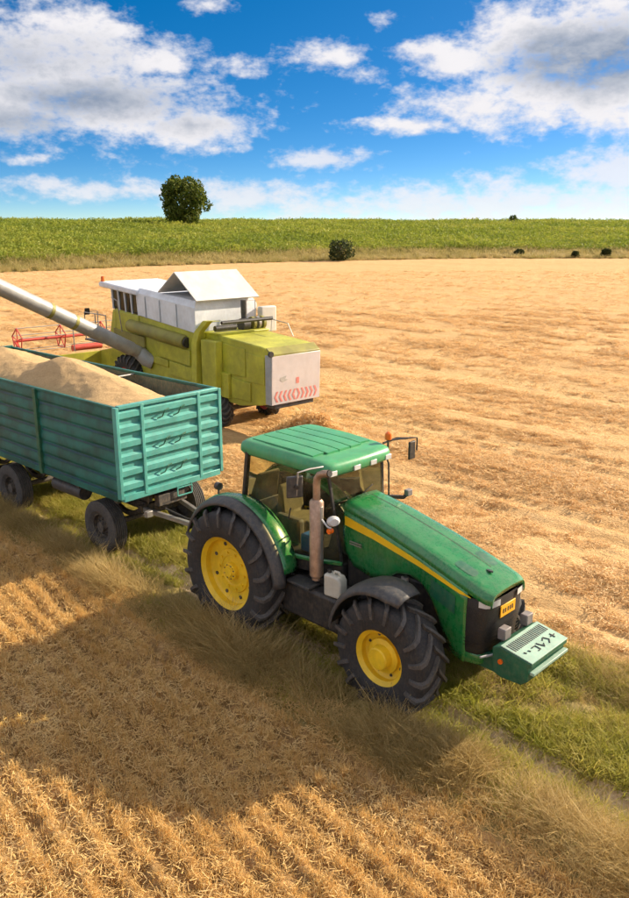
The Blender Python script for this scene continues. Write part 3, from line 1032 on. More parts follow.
# chassis, axles
mb = MB()
mb.box(-0.45, 1.7, -0.30, 0.30, 0.62, 1.30)
mb.box(1.7, 3.9, -0.24, 0.24, 0.72, 1.15)
mb.build('chassis', 'black', TR, bevel=0.02)
mb = MB(); mb.tube([(0, -.85, 1.03), (0, .85, 1.03)], 0.15, 16); mb.build('rear_axle', 'green', TR)
mb = MB(); mb.tube([(3.02, -0.8, 0.80), (3.02, 0.8, 0.80)], 0.10, 14); mb.box(2.85, 3.2, -.2, .2, .62, .98); mb.build('front_axle', 'green', TR)
mb = MB()
mb.box(1.75, 3.55, -0.36, 0.36, 1.10, 1.62)
mb.build('engine', 'black', TR, bevel=0.03)
for (x0, y0, z0, r_, l_) in [(2.62, -.38, 1.46, .07, .16), (2.82, -.38, 1.52, .055, .2)]:
    mb = MB(); mb.tube([(x0, y0, z0 - l_ / 2), (x0, y0, z0 + l_ / 2)], r_, 12)
    mb.build('filter', 'steel', TR)
# hitch
mb = MB(); mb.box(-1.25, -0.4, -0.09, 0.09, 0.55, 0.68); mb.bar((-.4, -.4, .9), (-1.15, -.42, .62), .07, .09); mb.bar((-.4, .4, .9), (-1.15, .42, .62), .07, .09)
mb.build('rear_linkage', 'black', TR, bevel=0.01)


MB.OFF = (.08, 0, .07)


def hood_top(x):
    return np.interp(x, [1.62, 2.2, 3.0, 3.6, 3.95, 4.10], [2.35, 2.25, 2.06, 1.885, 1.775, 1.725])


def hood_half(x):
    return np.interp(x, [1.62, 2.6, 3.6, 3.95, 4.04, 4.10], [0.385, 0.42, 0.455, 0.452, 0.435, 0.38])


def hood_low(x):
    return np.interp(x, [1.62, 1.8, 2.15, 2.45, 2.62, 2.85, 3.05, 3.2, 3.33, 3.45, 3.60, 3.75, 3.90],
                     [1.62, 1.42, 1.36, 1.43, 1.58, 1.63, 1.58, 1.44, 1.22, 0.98, 0.76, 0.72, 0.74])


# bonnet: crowned top with a rolled shoulder
secs = []
for x_ in np.concatenate([np.linspace(1.62, 3.9, 24), [3.97, 4.03, 4.075, 4.10]]):
    zt, hw = hood_top(x_), hood_half(x_)
    half = [(0, .022), (.30, .020), (.62, .012), (.83, .002), (.925, -.022), (.985, -.062), (1.012, -.13)]
    secs.append([(x_, -hw * a, zt + b_) for a, b_ in half[::-1]] + [(x_, hw * a, zt + b_) for a, b_ in half[1:]])
x_ = 4.105
secs.append([(x_ - .01, p[1] * .98, p[2] - .05) for p in secs[-1]])
mb = MB(); mb.loft(secs)
mb.v += []
hood = mb.build('hood', 'green', TR, 50)
sl = hood.modifiers.new('thick', 'SOLIDIFY'); sl.thickness = 0.02; sl.offset = -1
# seam and emblem on the bonnet
mb = MB(); mb.loft([[(x_, 0.105, hood_top(x_) + .0225), (x_, 0.118, hood_top(x_) + .0225)] for x_ in np.linspace(1.7, 3.75, 14)])
mb.build('seam', 'black', hood)
mb = MB(); mb.prism([(3.80 + .05 * math.cos(a), .02 * math.sin(a)) for a in np.linspace(0, 2 * math.pi, 13)[:-1]], 'z', hood_top(3.8) + .025, hood_top(3.8) + .045); mb.build('emblem', 'black_plastic', hood)
for sgn in (-1, 1):
    mb = MB()
    ring = []
    for a in np.linspace(0, 2 * math.pi, 21)[:-1]:
        q = 0.155 * math.copysign(abs(math.cos(a)) ** .6, math.cos(a)); w_ = 0.085 * math.copysign(abs(math.sin(a)) ** .6, math.sin(a))
        ring.append((3.60 + q, sgn * .225 + w_, hood_top(3.60 + q) + .027 - abs(sgn * .225 + w_) * 0.045))
    mb.add([(3.60, sgn * .225, hood_top(3.60) + .022)] + ring, [(0, 1 + k, 1 + (k + 1) % 20) for k in range(20)])
    mb.build('intake_screen', 'weight_green', hood)
# side panels with the arch over the front wheel
for sgn in (-1, 1):
    secs = []
    for x_ in np.linspace(1.62, 3.78, 46):
        zt, hw, zl = hood_top(x_) - .125, hood_half(x_) * 1.012, hood_low(x_)
        secs.append([(x_, sgn * (hw - .018 * (u ** 2) * (zt - zl) + .012 * math.sin(u * math.pi)), zt + (zl - zt) * u) for u in np.linspace(0, 1, 9)])
    mb = MB(); mb.loft(secs)
    sp = mb.build('side_panel', 'green', TR, 50)
    sl = sp.modifiers.new('thick', 'SOLIDIFY'); sl.thickness = 0.03; sl.offset = -1 if sgn < 0 else 1
    mb = MB()
    secs = []
    for x_ in np.linspace(1.66, 3.84, 30):
        u = (x_ - 1.66) / 2.18
        z1 = hood_top(x_) - .155 - .045 * (1 - u)
        wd = 0.098 * (1 - u) + 0.030
        if u > .93:
            wd *= (1.001 - u) / .07
        yy = sgn * (hood_half(x_) * 1.012 + .022)
        secs.append([(x_, yy - sgn * .02, z1), (x_, yy, z1), (x_, yy, z1 - wd), (x_, yy - sgn * .02, z1 - wd)])
    mb.loft(secs, True, True)
    mb.build('stripe', 'stripe_yellow', sp)
    mb = MB()
    mb.loft([[(x_, sgn * (hood_half(x_) * 1.012 + .019), z_) for z_ in (hood_top(x_) - .28, hood_top(x_) - .40, hood_top(x_) - .52)] for x_ in np.linspace(3.22, 3.62, 6)])
    mb.build('screen', 'weight_green', sp)
    for zc in (1.80, 1.765):
        mb = MB(); mb.box(1.78, 2.0, sgn * .428, sgn * .442, zc, zc + .014); mb.build('lettering', 'steel', sp)
# grille wrapping the nose
secs = []
plan = [(3.76, -.458), (3.90, -.452), (3.99, -.425), (4.035, -.36), (4.055, -.18), (4.06, 0), (4.055, .18), (4.035, .36), (3.99, .425), (3.90, .452), (3.76, .458)]
for z_, dx, sc_ in [(0.86, -.06, .93), (0.93, -.03, .975), (1.15, 0.0, 1.0), (1.40, .02, 1.0), (1.58, .03, .985), (1.64, .02, .95)]:
    secs.append([(px + dx * (1 if px > 3.8 else 0), py * sc_, z_) for px, py in plan])
mb = MB(); mb.loft(secs, False); gri = mb.build('grille', 'grille', TR, 60)
for zc in np.linspace(.98, 1.5, 12):
    mb = MB(); mb.loft([[(px + .012 * (1 if px > 3.8 else 0), py * 1.012, zc + dz) for px, py in plan] for dz in (0, .010)])
    mb.build('grille_bar', 'grille', gri)
mb = MB(); mb.box(4.085, 4.10, -.17, .17, 1.36, 1.52); pl = mb.build('number_plate', 'plate_yellow', gri, bevel=.004)
for q, (yc, w_) in enumerate([(-.11, .03), (-.06, .03), (0.0, .03), (.05, .03), (.10, .03)]):
    mb = MB(); mb.box(4.1005, 4.103, yc - .012, yc + .012, 1.41, 1.47); mb.build('plate_character', 'black', pl)
for sgn in (-1, 1):
    mb = MB(); mb.loft([[(px + .028, sgn * py, z_) for px, py in [(3.92, .452), (4.0, .428), (4.055, .36), (4.075, .20)]] for z_ in (1.555, 1.60, 1.64)])
    mb.build('headlight', 'lamp_white', gri, 60)
# green chin below the grille
secs = []
for z_, dx, sc_ in [(.72, -.10, .90), (.74, -.05, .95), (.86, -.035, .97), (.88, -.05, .96)]:
    secs.append([(px + dx * (1 if px > 3.8 else 0), py * sc_, z_) for px, py in plan])
mb = MB(); mb.loft(secs, False); mb.build('nose_lip', 'green', TR, 60)
mb = MB(); mb.tube([(4.02, -.46, .90), (4.10, -.30, .90), (4.12, 0, .90), (4.10, .30, .90), (4.02, .46, .90)], .016, 8); mb.build('nose_rail', 'lamp_white', TR)

# front linkage with the ballast box
MB.OFF = (.05, 0, .10)
mb = MB(); mb.box(3.75, 4.24, -.33, -.23, .66, .86); mb.box(3.75, 4.24, .23, .33, .66, .86); mb.build('front_linkage', 'weight_green', TR, bevel=.01)
mb = MB()
mb.prism([(4.22, .74), (4.20, 1.07), (4.30, 1.115), (4.74, 1.045), (4.745, .99), (4.70, .97), (4.715, .80), (4.62, .715), (4.34, .70)], 'y', -.44, .44)
wb = mb.build('ballast_box', 'weight_green', TR, 30, bevel=.012)


def wtop(x_):
    return 1.115 - (x_ - 4.30) * (.07 / .44)


mb = MB(); mb.hexa([(4.31, -.435, wtop(4.31) + .003), (4.75, -.435, wtop(4.75) + .003), (4.75, .435, wtop(4.75) + .003), (4.31, .435, wtop(4.31) + .003)] + [(4.31, -.435, wtop(4.31) + .016), (4.75, -.435, wtop(4.75) + .016), (4.75, .435, wtop(4.75) + .016), (4.31, .435, wtop(4.31) + .016)])
wt = mb.build('top_plate', 'weight_top', wb, bevel=.003)
for k in range(20):
    yc = -.38 + k * .04
    mb = MB(); mb.hexa([(x_, yy, wtop(x_) + dz) for dz in (.014, .019) for x_, yy in [(4.36, yc - .010), (4.50, yc - .010), (4.50, yc + .010), (4.36, yc + .010)]])
    mb.build('slot', 'black', wb)
for pts in [[(4.57, -.33), (4.60, -.31)], [(4.58, -.25), (4.61, -.23)], [(4.58, -.16), (4.58, -.08), (4.66, -.08), (4.66, -.13)], [(4.56, -.03), (4.66, 0.02), (4.62, .06)], [(4.58, .1), (4.55, .16), (4.62, .2), (4.66, .14)], [(4.60, .27), (4.60, .36)], [(4.56, .31), (4.64, .31)]]:
    mk = MB(); mk.tube([(x_, yy, wtop(x_) + .019) for x_, yy in pts], .009, 6); mk.build('marking', 'black', wb)
mb = MB(); mb.box(4.715, 4.775, -.42, .42, .885, .925); mb.build('step_lip', 'weight_top', wb, bevel=.006)
mb = MB(); mb.tube([(4.33, -.438, .92), (4.33, -.462, .92)], .033, 14); mb.build('marker_lamp', 'orange', wb)
for yc in (-.20, .33):
    mb = MB(); mb.box(4.16, 4.27, yc - .075, yc + .075, 1.10, 1.25); mb.box(4.19, 4.24, yc - .03, yc + .03, 1.04, 1.11)
    mb.build('weight_block', 'block_grey', TR, bevel=.012)

# front mudguard (of the far one the photo shows nothing)
MB.OFF = (.01, 0, 0)
for sgn in (-1,):
    secs = []
    for a in np.linspace(R(172), R(70), 26):
        r_ = 0.905
        flat = 1.0 + .02 * math.sin((a - R(70)) * 2)
        sec = []
        for (u, dr) in [(0.84, -.015), (0.88, .012), (1.0, .03), (1.15, .035), (1.28, .02), (1.36, -.02), (1.385, -.075)]:
            tip = min(1, (a - R(68)) / R(14))
            uu = .93 + (u - 1.11) * (0.72 + 0.28 * tip)
            sec.append((3.02 + math.cos(a) * (r_ + dr) * flat, sgn * uu, 0.82 + math.sin(a) * (r_ + dr) * flat))
        secs.append(sec)
    mb = MB(); mb.loft(secs)
    fd = mb.build('front_fender', 'black_plastic', TR, 50)
    sl = fd.modifiers.new('thick', 'SOLIDIFY'); sl.thickness = 0.018; sl.offset = 0
    mb = MB(); mb.bar((3.02, sgn * .45, .95), (3.02, sgn * .70, 1.70), .05, .04); mb.build('fender_bracket', 'black', TR)
    for dy in (-.10, -.06, -.02):
        mk = MB(); mk.tube([(3.02 + math.cos(a) * .949, sgn * (.92 + dy), 0.82 + math.sin(a) * .949) for a in np.linspace(R(92), R(112), 6)], .006, 5); mk.build('rib', 'black', fd)

# rear mudguards
MB.OFF = (0, 0, 0)
for sgn in (-1, 1):
    secs = []
    for a in np.linspace(R(157), R(14), 34):
        r_ = 1.125 + 0.03 * math.sin(a)
        secs.append([(math.cos(a) * (r_ + dr), sgn * u, 1.03 + math.sin(a) * (r_ + dr)) for (u, dr) in [(0.62, -.12), (0.68, -.05), (0.76, .0), (0.86, .03), (0.95, .035), (1.01, .02), (1.03, -.005)]])
    mb = MB(); mb.loft(secs)
    fd = mb.build('rear_fender', 'green', TR, 50)
    sl = fd.modifiers.new('thick', 'SOLIDIFY'); sl.thickness = 0.03; sl.offset = 0
    secs = []
    for a in np.linspace(R(160), R(4), 36):
        r_ = 1.12 + 0.03 * math.sin(a)
        secs.append([(math.cos(a) * (r_ + dr), sgn * u, 1.03 + math.sin(a) * (r_ + dr)) for (u, dr) in [(1.01, .025), (1.06, .018), (1.11, .0), (1.16, -.045), (1.165, -.085)]])
    mb = MB(); mb.loft(secs)
    fe = mb.build('fender_extension', 'black_plastic', TR, 50)
    sl = fe.modifiers.new('thick', 'SOLIDIFY'); sl.thickness = 0.022; sl.offset = 0
    mb = MB(); mb.tube([(-.62, sgn * .80, 2.03), (-.62, sgn * .80, 2.16)], .018, 6); mb.tube([(-.66, sgn * .80, 2.20), (-.58, sgn * .80, 2.20)], .062, 12)
    mb.build('rear_marker_lamp', 'black_plastic', TR)

# cab base, floor, steps, tanks
MB.OFF = (.12, 0, .04)
mb = MB()
mb.prism([(-.25, -.60), (.95, -.66), (1.62, -.44), (1.62, .44), (.95, .66), (-.25, .60)], 'z', 1.22, 1.44)
mb.build('cab_floor', 'black', TR, bevel=.02)
for sgn in (-1, 1):
    mb = MB()
    mb.loft([[(x_, sgn * y_, 1.40 + .05 * u_), (x_, sgn * (y_ + .025), 1.42 + .05 * u_), (x_, sgn * (y_ + .025), 1.455 + .05 * u_), (x_, sgn * y_, 1.475 + .05 * u_)] for x_, y_, u_ in [(.80, .70, 0.3), (.95, .69, 0), (1.3, .575, 0), (1.64, .47, .5)]], True, True)
    mb.build('door_sill', 'green', TR)
    mb = MB()
    mb.prism([(.82, -.92), (1.98, -.92), (1.98, -.40), (.82, -.40)] if sgn < 0 else [(.82, .40), (1.98, .40), (1.98, .92), (.82, .92)], 'z', .62, 1.14)
    mb.build('fuel_tank', 'black', TR, bevel=.05, seg=3)
    mb = MB()
    mb.box(1.0, 1.45, min(sgn * .72, sgn * .98), max(sgn * .72, sgn * .98), 1.15, 1.19)
    mb.build('step', 'black_plastic', TR, bevel=.01)
# cab walls below glass behind the fenders
mb = MB()
mb.box(-.30, -.22, -.60, .60, 1.3, 1.95)
mb.build('rear_wall', 'black', TR, bevel=.01)

RT = [(-.18, .76), (.62, .775), (1.42, .60)]      # cab plan at the roof (x, half width)
MD = [(-.16, .74), (.60, .77), (1.55, .50)]       # at the sill of the side windows
# pillars
for sgn in (-1, 1):
    for top, bot, w_ in [((-.05, .755, 2.86), (-.20, .735, 1.95), .075), ((1.44, .585, 2.86), (1.62, .46, 1.45), .045)]:
        mb = MB(); mb.bar((bot[0], sgn * bot[1], bot[2]), (top[0], sgn * top[1], top[2]), w_, w_ * .8)
        mb.build('pillar', 'black' if w_ != .028 else 'olive', TR, bevel=.008)
    # one large glass door each side
    mb = MB(); mb.add([(-.17, sgn * .742, 2.17), (.18, sgn * .755, 2.15), (.48, sgn * .765, 2.03), (.72, sgn * .750, 1.80), (.70, sgn * .770, 2.84), (-.04, sgn * .762, 2.84),
                       (.90, sgn * .700, 1.50), (1.60, sgn * .468, 1.50), (1.42, sgn * .595, 2.84)], [(0, 1, 2, 3, 4, 5), (3, 6, 7, 8, 4)])
    mb.build('side_window', 'cab_glass', TR)
    mb = MB(); mb.tube([(.80, sgn * .73, 2.02), (.83, sgn * .76, 2.02), (.86, sgn * .76, 2.16), (.85, sgn * .735, 2.18)], .012, 6); mb.build('door_handle', 'black', TR)
    # slope between window edge and fender
    mb = MB(); mb.add([(-.24, sgn * .70, 2.10), (-.17, sgn * .745, 2.17), (.18, sgn * .758, 2.15), (.48, sgn * .768, 2.03), (.72, sgn * .753, 1.80), (.90, sgn * .703, 1.50), (.92, sgn * .66, 1.26), (-.24, sgn * .66, 1.26)], [(0, 1, 2, 3, 4, 5, 6, 7)])
    mb.build('cab_wall', 'black', TR)
mb = MB(); mb.add([(1.64, -.45, 1.62), (1.64, .45, 1.62), (1.45, .575, 2.84), (1.45, -.575, 2.84)], [(0, 1, 2, 3)]); mb.build('windscreen', 'cab_glass', TR)
mb = MB(); mb.add([(-.23, -.62, 1.95), (-.23, .62, 1.95), (-.10, .70, 2.84), (-.10, -.70, 2.84)], [(0, 1, 2, 3)]); mb.build('rear_window', 'cab_glass', TR)
mb = MB(); mb.tube([(1.66, -.30, 1.70), (1.60, -.25, 2.05), (1.54, .10, 2.40), (1.52, .30, 2.46)], .009, 6); mb.build('wiper', 'black', TR)
# interior
mb = MB()
mb.prism([(.05, 1.46), (.55, 1.46), (.60, 1.72), (.56, 1.78), (.16, 1.76), (.10, 2.22), (.03, 2.24), (-.03, 1.7)], 'y', -.23, .23)
mb.build('seat', 'seat_cloth', TR, bevel=.05, seg=3)
mb = MB(); mb.box(.15, .68, -.42, -.28, 1.46, 1.84); mb.build('armrest_console', 'interior', TR, bevel=.04)
mb = MB(); mb.prism([(1.05, 1.44), (1.52, 1.44), (1.52, 1.95), (1.40, 2.08), (1.26, 2.06), (1.15, 1.8)], 'y', -.17, .17); mb.build('dashboard', 'interior', TR, bevel=.03)
mb = MB(); mb.tube([(1.10 + .19 * math.cos(a) * .85, .19 * math.sin(a), 2.12 + .19 * math.cos(a) * .5) for a in np.linspace(0, 2 * math.pi, 25)], .014, 6, False); mb.tube([(1.30, 0, 1.95), (1.10, 0, 2.12)], .025, 6); mb.build('steering_wheel', 'black', TR)
mb = MB(); mb.box(.82, 1.02, -.52, -.32, 1.45, 1.72); mb.build('cool_box', 'blue', TR, bevel=.03)

# roof: rounded shell with raised strips and dark joints
plan = []
for a in np.linspace(0, 2 * math.pi, 57)[:-1]:
    ca_, sa_ = math.cos(a), math.sin(a)
    e_ = 0.17
    px, py = math.copysign(abs(ca_) ** e_, ca_), math.copysign(abs(sa_) ** e_, sa_)
    plan.append((px, py))


def roof_ring(z_, inx, iny, bow=0.0):
    res = []
    for px, py in plan:
        x_ = .635 + px * (.915 - inx)
        taper = 1 - .07 * max(0, px)
        y_ = py * (.79 - iny) * taper
        x_ += .05 * (1 - py * py) * (1 if px > 0 else -1) * abs(px)
        res.append((x_, y_, z_ - bow * (py * py) * .02 - .035 * max(0, px) ** 2))
    return res


mb = MB()
mb.loft([roof_ring(2.80, .10, .09), roof_ring(2.81, .03, .03), roof_ring(2.85, .0, .0), roof_ring(2.925, .0, .004), roof_ring(2.972, .018, .022), roof_ring(3.003, .06, .06), roof_ring(3.020, .13, .12)], True, True)
roof = mb.build('roof', 'roof_green_sheen', TR, 45)
for k in range(5):
    y0 = -.615 + k * .248
    y1 = y0 + .232
    x0, x1 = -.10 - (.03 if 0 < k < 4 else 0), 1.18 + (.05 if 0 < k < 4 else 0)
    def zr(x_, y_):
        return 3.016 + .016 * (1 - (y_ / .7) ** 2) - .05 * max(0, (x_ - .7) / .8) ** 2
    mb = MB()
    nx = 8
    secs = []
    for x_ in np.linspace(x0, x1, nx):
        secs.append([(x_, y0, zr(x_, y0) - .02), (x_, y0 + .006, zr(x_, y0) + .012), (x_, (y0 + y1) / 2, zr(x_, (y0 + y1) / 2) + .016), (x_, y1 - .006, zr(x_, y1) + .012), (x_, y1, zr(x_, y1) - .02)])
    mb.loft(secs, True, True)
    mb.build('roof_strip', 'roof_green_sheen', roof, 40)
    if k:
        mb = MB(); mb.loft([[(x_, y0 - .016, zr(x_, y0) + .002), (x_, y0, zr(x_, y0) + .002)] for x_ in np.linspace(x0 + .03, x1 - .03, 6)]); mb.build('roof_joint', 'black', roof)
for yc, lab in [(-.60, 0), (-.14, 0), (.22, 0), (.58, 0)]:
    mb = MB(); mb.box(1.475, 1.60 - .06 * abs(yc), yc - .075, yc + .075, 2.79, 2.875)
    wl = mb.build('work_light', 'black_plastic', roof, bevel=.012)
    mb = MB(); mb.box(1.598 - .06 * abs(yc), 1.618 - .06 * abs(yc), yc - .066, yc + .066, 2.797, 2.868)
    mb.build('work_light_lens', 'lamp_white', roof, bevel=.006)
# beacon with its bracket, mirrors
mb = MB(); mb.tube([(1.35, .72, 2.97), (1.40, .98, 3.01), (1.52, 1.10, 3.01)], .016, 6); mb.tube([(1.40, .78, 2.80), (1.40, .78, 3.02)], .016, 6)
mb.build('beacon_bracket', 'black', TR)
mb = MB(); mb.lathe([(0, .0), (.05, .0), (.052, .05), (.045, .095), (.02, .115), (0, .118)], 16, closed=False)
bo = mb.build('beacon', 'orange', TR)
bo.rotation_euler = (math.pi / 2, 0, 0); bo.location = (1.40, .78 + .04, 3.03 + .04)
# left mirror out on its arm
mb = MB(); mb.tube([(1.40, .80, 3.01), (1.55, 1.18, 3.01), (1.58, 1.26, 3.0), (1.58, 1.26, 2.80)], .013, 6); mb.build('mirror_arm', 'black', TR)
mb = MB(); mb.box(1.55, 1.585, 1.08, 1.22, 2.68, 2.96); mb.build('mirror', 'black', TR, bevel=.01)
mb = MB(); mb.tube([(1.48, .62, 2.86), (1.52, .66, 2.7), (1.55, .66, 1.9)], .014, 6); mb.build('grab_rail', 'black', TR)
mb = MB(); mb.bar((1.46, .40, 2.24), (1.62, .90, 2.13), .05, .05); mb.tube([(1.62, .90, 2.12), (1.66, .97, 2.18)], .03, 8); la = mb.build('lamp_arm', 'black', TR)
mb = MB(); mb.box(1.62, 1.70, .92, 1.04, 2.15, 2.25); mb.build('indicator', 'block_grey', la, bevel=.012)
# right mirror
mb = MB(); mb.tube([(1.46, -.66, 2.93), (1.44, -.95, 2.95), (1.40, -1.12, 2.93), (1.38, -1.13, 2.60)], .014, 6); mb.build('mirror_arm', 'steel', TR)
mb = MB(); mb.prism([(1.285, -1.235), (1.325, -1.255), (1.435, -1.055), (1.395, -1.035)], 'z', 2.57, 2.88)
mi = mb.build('mirror', 'black_plastic', TR, bevel=.018)
mi.rotation_euler = (0, 0, 0)
mb = MB(); mb.tube([(1.385, -1.14, 2.73), (1.42, -1.16, 2.73)], .03, 10); mb.build('pivot', 'black', mi)
# exhaust stack
MB.OFF = (.05, .05, .06)
mb = MB()
mb.tube([(1.46, -.80, 1.22), (1.46, -.80, 1.28)], .07, 20)
mb.tube([(1.46, -.80, 1.27), (1.46, -.80, 1.29), (1.46, -.80, 2.40), (1.46, -.80, 2.44)], [.085, .102, .102, .075], 24)
ex = mb.build('exhaust', 'exhaust_steel', TR, 40)
mb = MB(); mb.tube([(1.46, -.80, 2.42), (1.46, -.80, 2.66), (1.47, -.80, 2.74), (1.51, -.80, 2.80), (1.58, -.80, 2.835), (1.70, -.80, 2.865)], .052, 16, False); mb.build('tail_pipe', 'exhaust_steel', ex, 60)
mb = MB(); mb.tube([(1.69, -.80, 2.862), (1.715, -.80, 2.868)], .046, 16); mb.build('pipe_mouth', 'black', ex)
mb = MB(); mb.tube([(1.46, -.79, 1.24), (1.50, -.68, 1.15), (1.60, -.5, 1.15)], .07, 12); mb.build('exhaust_elbow', 'black', ex)
mb = MB(); mb.box(1.53, 1.565, -.83, -.77, 1.55, 2.35); mb.build('heat_shield', 'steel', ex, bevel=.01)
mb = MB(); mb.tube([(1.56, -.80, 2.16), (1.68, -.80, 2.08), (1.74, -.80, 2.08)], .014, 6); ma = mb.build('front_lamp_arm', 'lamp_white', TR)
mb = MB(); MB.OFF = (0, 0, 0); mb.lathe([(0, -.04), (.05, -.035), (.075, 0), (.075, .03), (0, .05)], 16, closed=False); lm = mb.build('round_lamp', 'lamp_white', ma); lm.location = (1.84, -.75, 2.25); MB.OFF = (.05, .05, .06); lm.rotation_euler = (0, 0, R(60)); lm.scale = (1.25, 1, 1)
mb = MB(); mb.tube([(1.72, -.83, 2.03), (1.72, -.76, 2.03)], .04, 10); mb.build('indicator', 'orange', ma)

# white jerrycan standing on the tank
MB.OFF = (0, 0, 0)
jc = thing('jerrycan', (0, 0, 0), 0, 'translucent white jerrycan standing by the tractor exhaust on the black tank', 'jerrycan')
jx, jy = (TX + math.cos(TH) * 1.93 - math.sin(TH) * -.80, TY + math.sin(TH) * 1.93 + math.cos(TH) * -.80)
jc.location = (jx, jy, 1.182); jc.rotation_euler = (0, 0, TH + R(8))
mb = MB(); mb.prism([(-.145, 0), (.145, 0), (.145, .25), (.10, .32), (-.145, .33)], 'y', -.09, .09); mb.build('body', 'jerrycan', jc, bevel=.03, seg=3)
mb = MB(); mb.tube([(-.02, 0, .325), (-.01, 0, .365), (.06, 0, .365), (.10, 0, .315)], .018, 8); mb.build('handle', 'jerrycan', jc)
mb = MB(); mb.tube([(-.10, 0, .325), (-.10, 0, .37)], .03, 12); mb.build('cap', 'black', jc)

# ------------------------------------------------------------------ trailer
TL = thing('grain_trailer', (RX, RY, 0), RH, 'teal high sided farm trailer full of grain hitched behind the tractor', 'trailer')
ZB, ZT, HWD, BAY, NB = 1.36, 3.06, 1.20, 2.72, 3
LEN = BAY * NB
NROW = 6
RH_ = (ZT - ZB - .08) / NROW


def rib_profile(z0, out_):
    """one pressed rib, seen in section: offsets outwards and heights"""
    return [(0, z0), (0, z0 + .06), (out_, z0 + .10), (out_, z0 + .20), (0, z0 + RH_ - .025), (0, z0 + RH_)]


def board(name, p0, p1, nrm_, rows, mat, parent, out_=.05, thick=.035):
    """drop board between two posts: pressed ribs running along it"""
    p0, p1, nv = Vector(p0), Vector(p1), Vector(nrm_)
    mb = MB()
    prof = []
    for r_ in rows:
        prof += rib_profile(ZB + .04 + r_ * RH_, out_)[:5]
    prof.append((0, ZB + .04 + (rows[-1] + 1) * RH_))
    back = [(-thick, prof[-1][1]), (-thick, prof[0][1])]
    ring = prof + back
    mb.loft([[(p.x + nv.x * o_, p.y + nv.y * o_, z_) for o_, z_ in ring] for p in (p0, p1)], True, True)
    return mb.build(name, mat, parent, 20)


# front wall: three columns of three double boards
cols = [(-HWD + .035, -.70), (-.63, .63), (.70, HWD - .035)]
for (a, b_) in cols:
    for r_ in range(3):
        board('front_board', (0, a, 0), (0, b_, 0), (1, 0, 0), [2 * r_, 2 * r_ + 1], 'teal_sunlit', TL)
for yc, w_ in [(-HWD, .07), (-.665, .07), (.665, .07), (HWD, .07)]:
    mb = MB(); mb.box(-.05, .062, yc - w_ / 2, yc + w_ / 2, ZB - .02, ZT); mb.build('front_post', 'teal_sunlit', TL, bevel=.008)
mb = MB(); mb.box(-.055, .058, -HWD + .04, HWD - .04, ZT - .04, ZT + .02); mb.build('front_rail', 'teal_sunlit', TL, bevel=.008)
mb = MB(); mb.box(-.05, .056, -HWD + .04, HWD - .04, ZB - .08, ZB + .04); mb.build('front_sill', 'teal_sunlit', TL, bevel=.008)
for r_ in range(3):
    for yc in (-.17, .20):
        zc = ZB + .04 + (2 * r_ + 1) * RH_ + .02
        mb = MB(); mb.tube([(.05, yc - .16, zc - .05), (.075, yc - .06, zc - .02), (.085, yc, zc + .09), (.075, yc + .10, zc + .11)], .012, 6)
        mb.build('latch_handle', 'weight_green', TL)
# side walls
for sgn in (-1, 1):
    for k in range(NB):
        x0, x1 = -k * BAY - .05, -(k + 1) * BAY + .05
        for r_ in range(3):
            bd = board('side_board', (x0, sgn * HWD, 0), (x1, sgn * HWD, 0), (0, sgn, 0), [2 * r_, 2 * r_ + 1], 'teal', TL, .016)
            for q in (0, 1):
                zc = ZB + .04 + (2 * r_ + q) * RH_
                mb = MB(); mb.box(x1 + .06, x0 - .06, min(sgn * (HWD + .001), sgn * (HWD + .004)), max(sgn * (HWD + .001), sgn * (HWD + .004)), zc + .008, zc + .045)
                mb.build('painted_line', 'teal_stripe', bd)
        xp = -(k + 1) * BAY
        mb = MB(); mb.box(xp - .055, xp + .055, min(sgn * (HWD - .03), sgn * (HWD + .065)), max(sgn * (HWD - .03), sgn * (HWD + .065)), ZB - .08, ZT - .01); mb.build('side_post', 'weight_green', TL, bevel=.008)
    mb = MB(); mb.box(-LEN, -.055, min(sgn * (HWD - .045), sgn * (HWD + .025)), max(sgn * (HWD - .045), sgn * (HWD + .025)), ZT - .04, ZT + .008); mb.build('top_rail', 'teal', TL, bevel=.008)
    mb = MB(); mb.box(-LEN, -.055, min(sgn * (HWD - .04), sgn * (HWD + .02)), max(sgn * (HWD - .04), sgn * (HWD + .02)), ZB - .08, ZB + .04); mb.build('side_sill', 'teal', TL, bevel=.008)
    mb = MB(); mb.box(-LEN, -.07, min(sgn * (HWD - .04), sgn * (HWD - .055)), max(sgn * (HWD - .04), sgn * (HWD - .055)), ZB, ZT - .05); mb.build('inner_lining', 'teal_inside', TL)
mb = MB(); mb.box(-LEN - .06, -LEN, -HWD, HWD, ZB - .06, ZT + .05); mb.build('tail_board', 'teal', TL, bevel=.01)
mb = MB(); mb.box(-LEN, -.05, -HWD + .06, HWD - .06, ZB - .02, ZB + .02); mb.build('floor', 'chassis', TL)
for k in (1, 2):
    mb = MB(); mb.tube([(-k * BAY, -HWD + .03, ZT - .05), (-k * BAY, HWD - .03, ZT - .05)], .02, 8); mb.build('tie_rod', 'steel', TL)
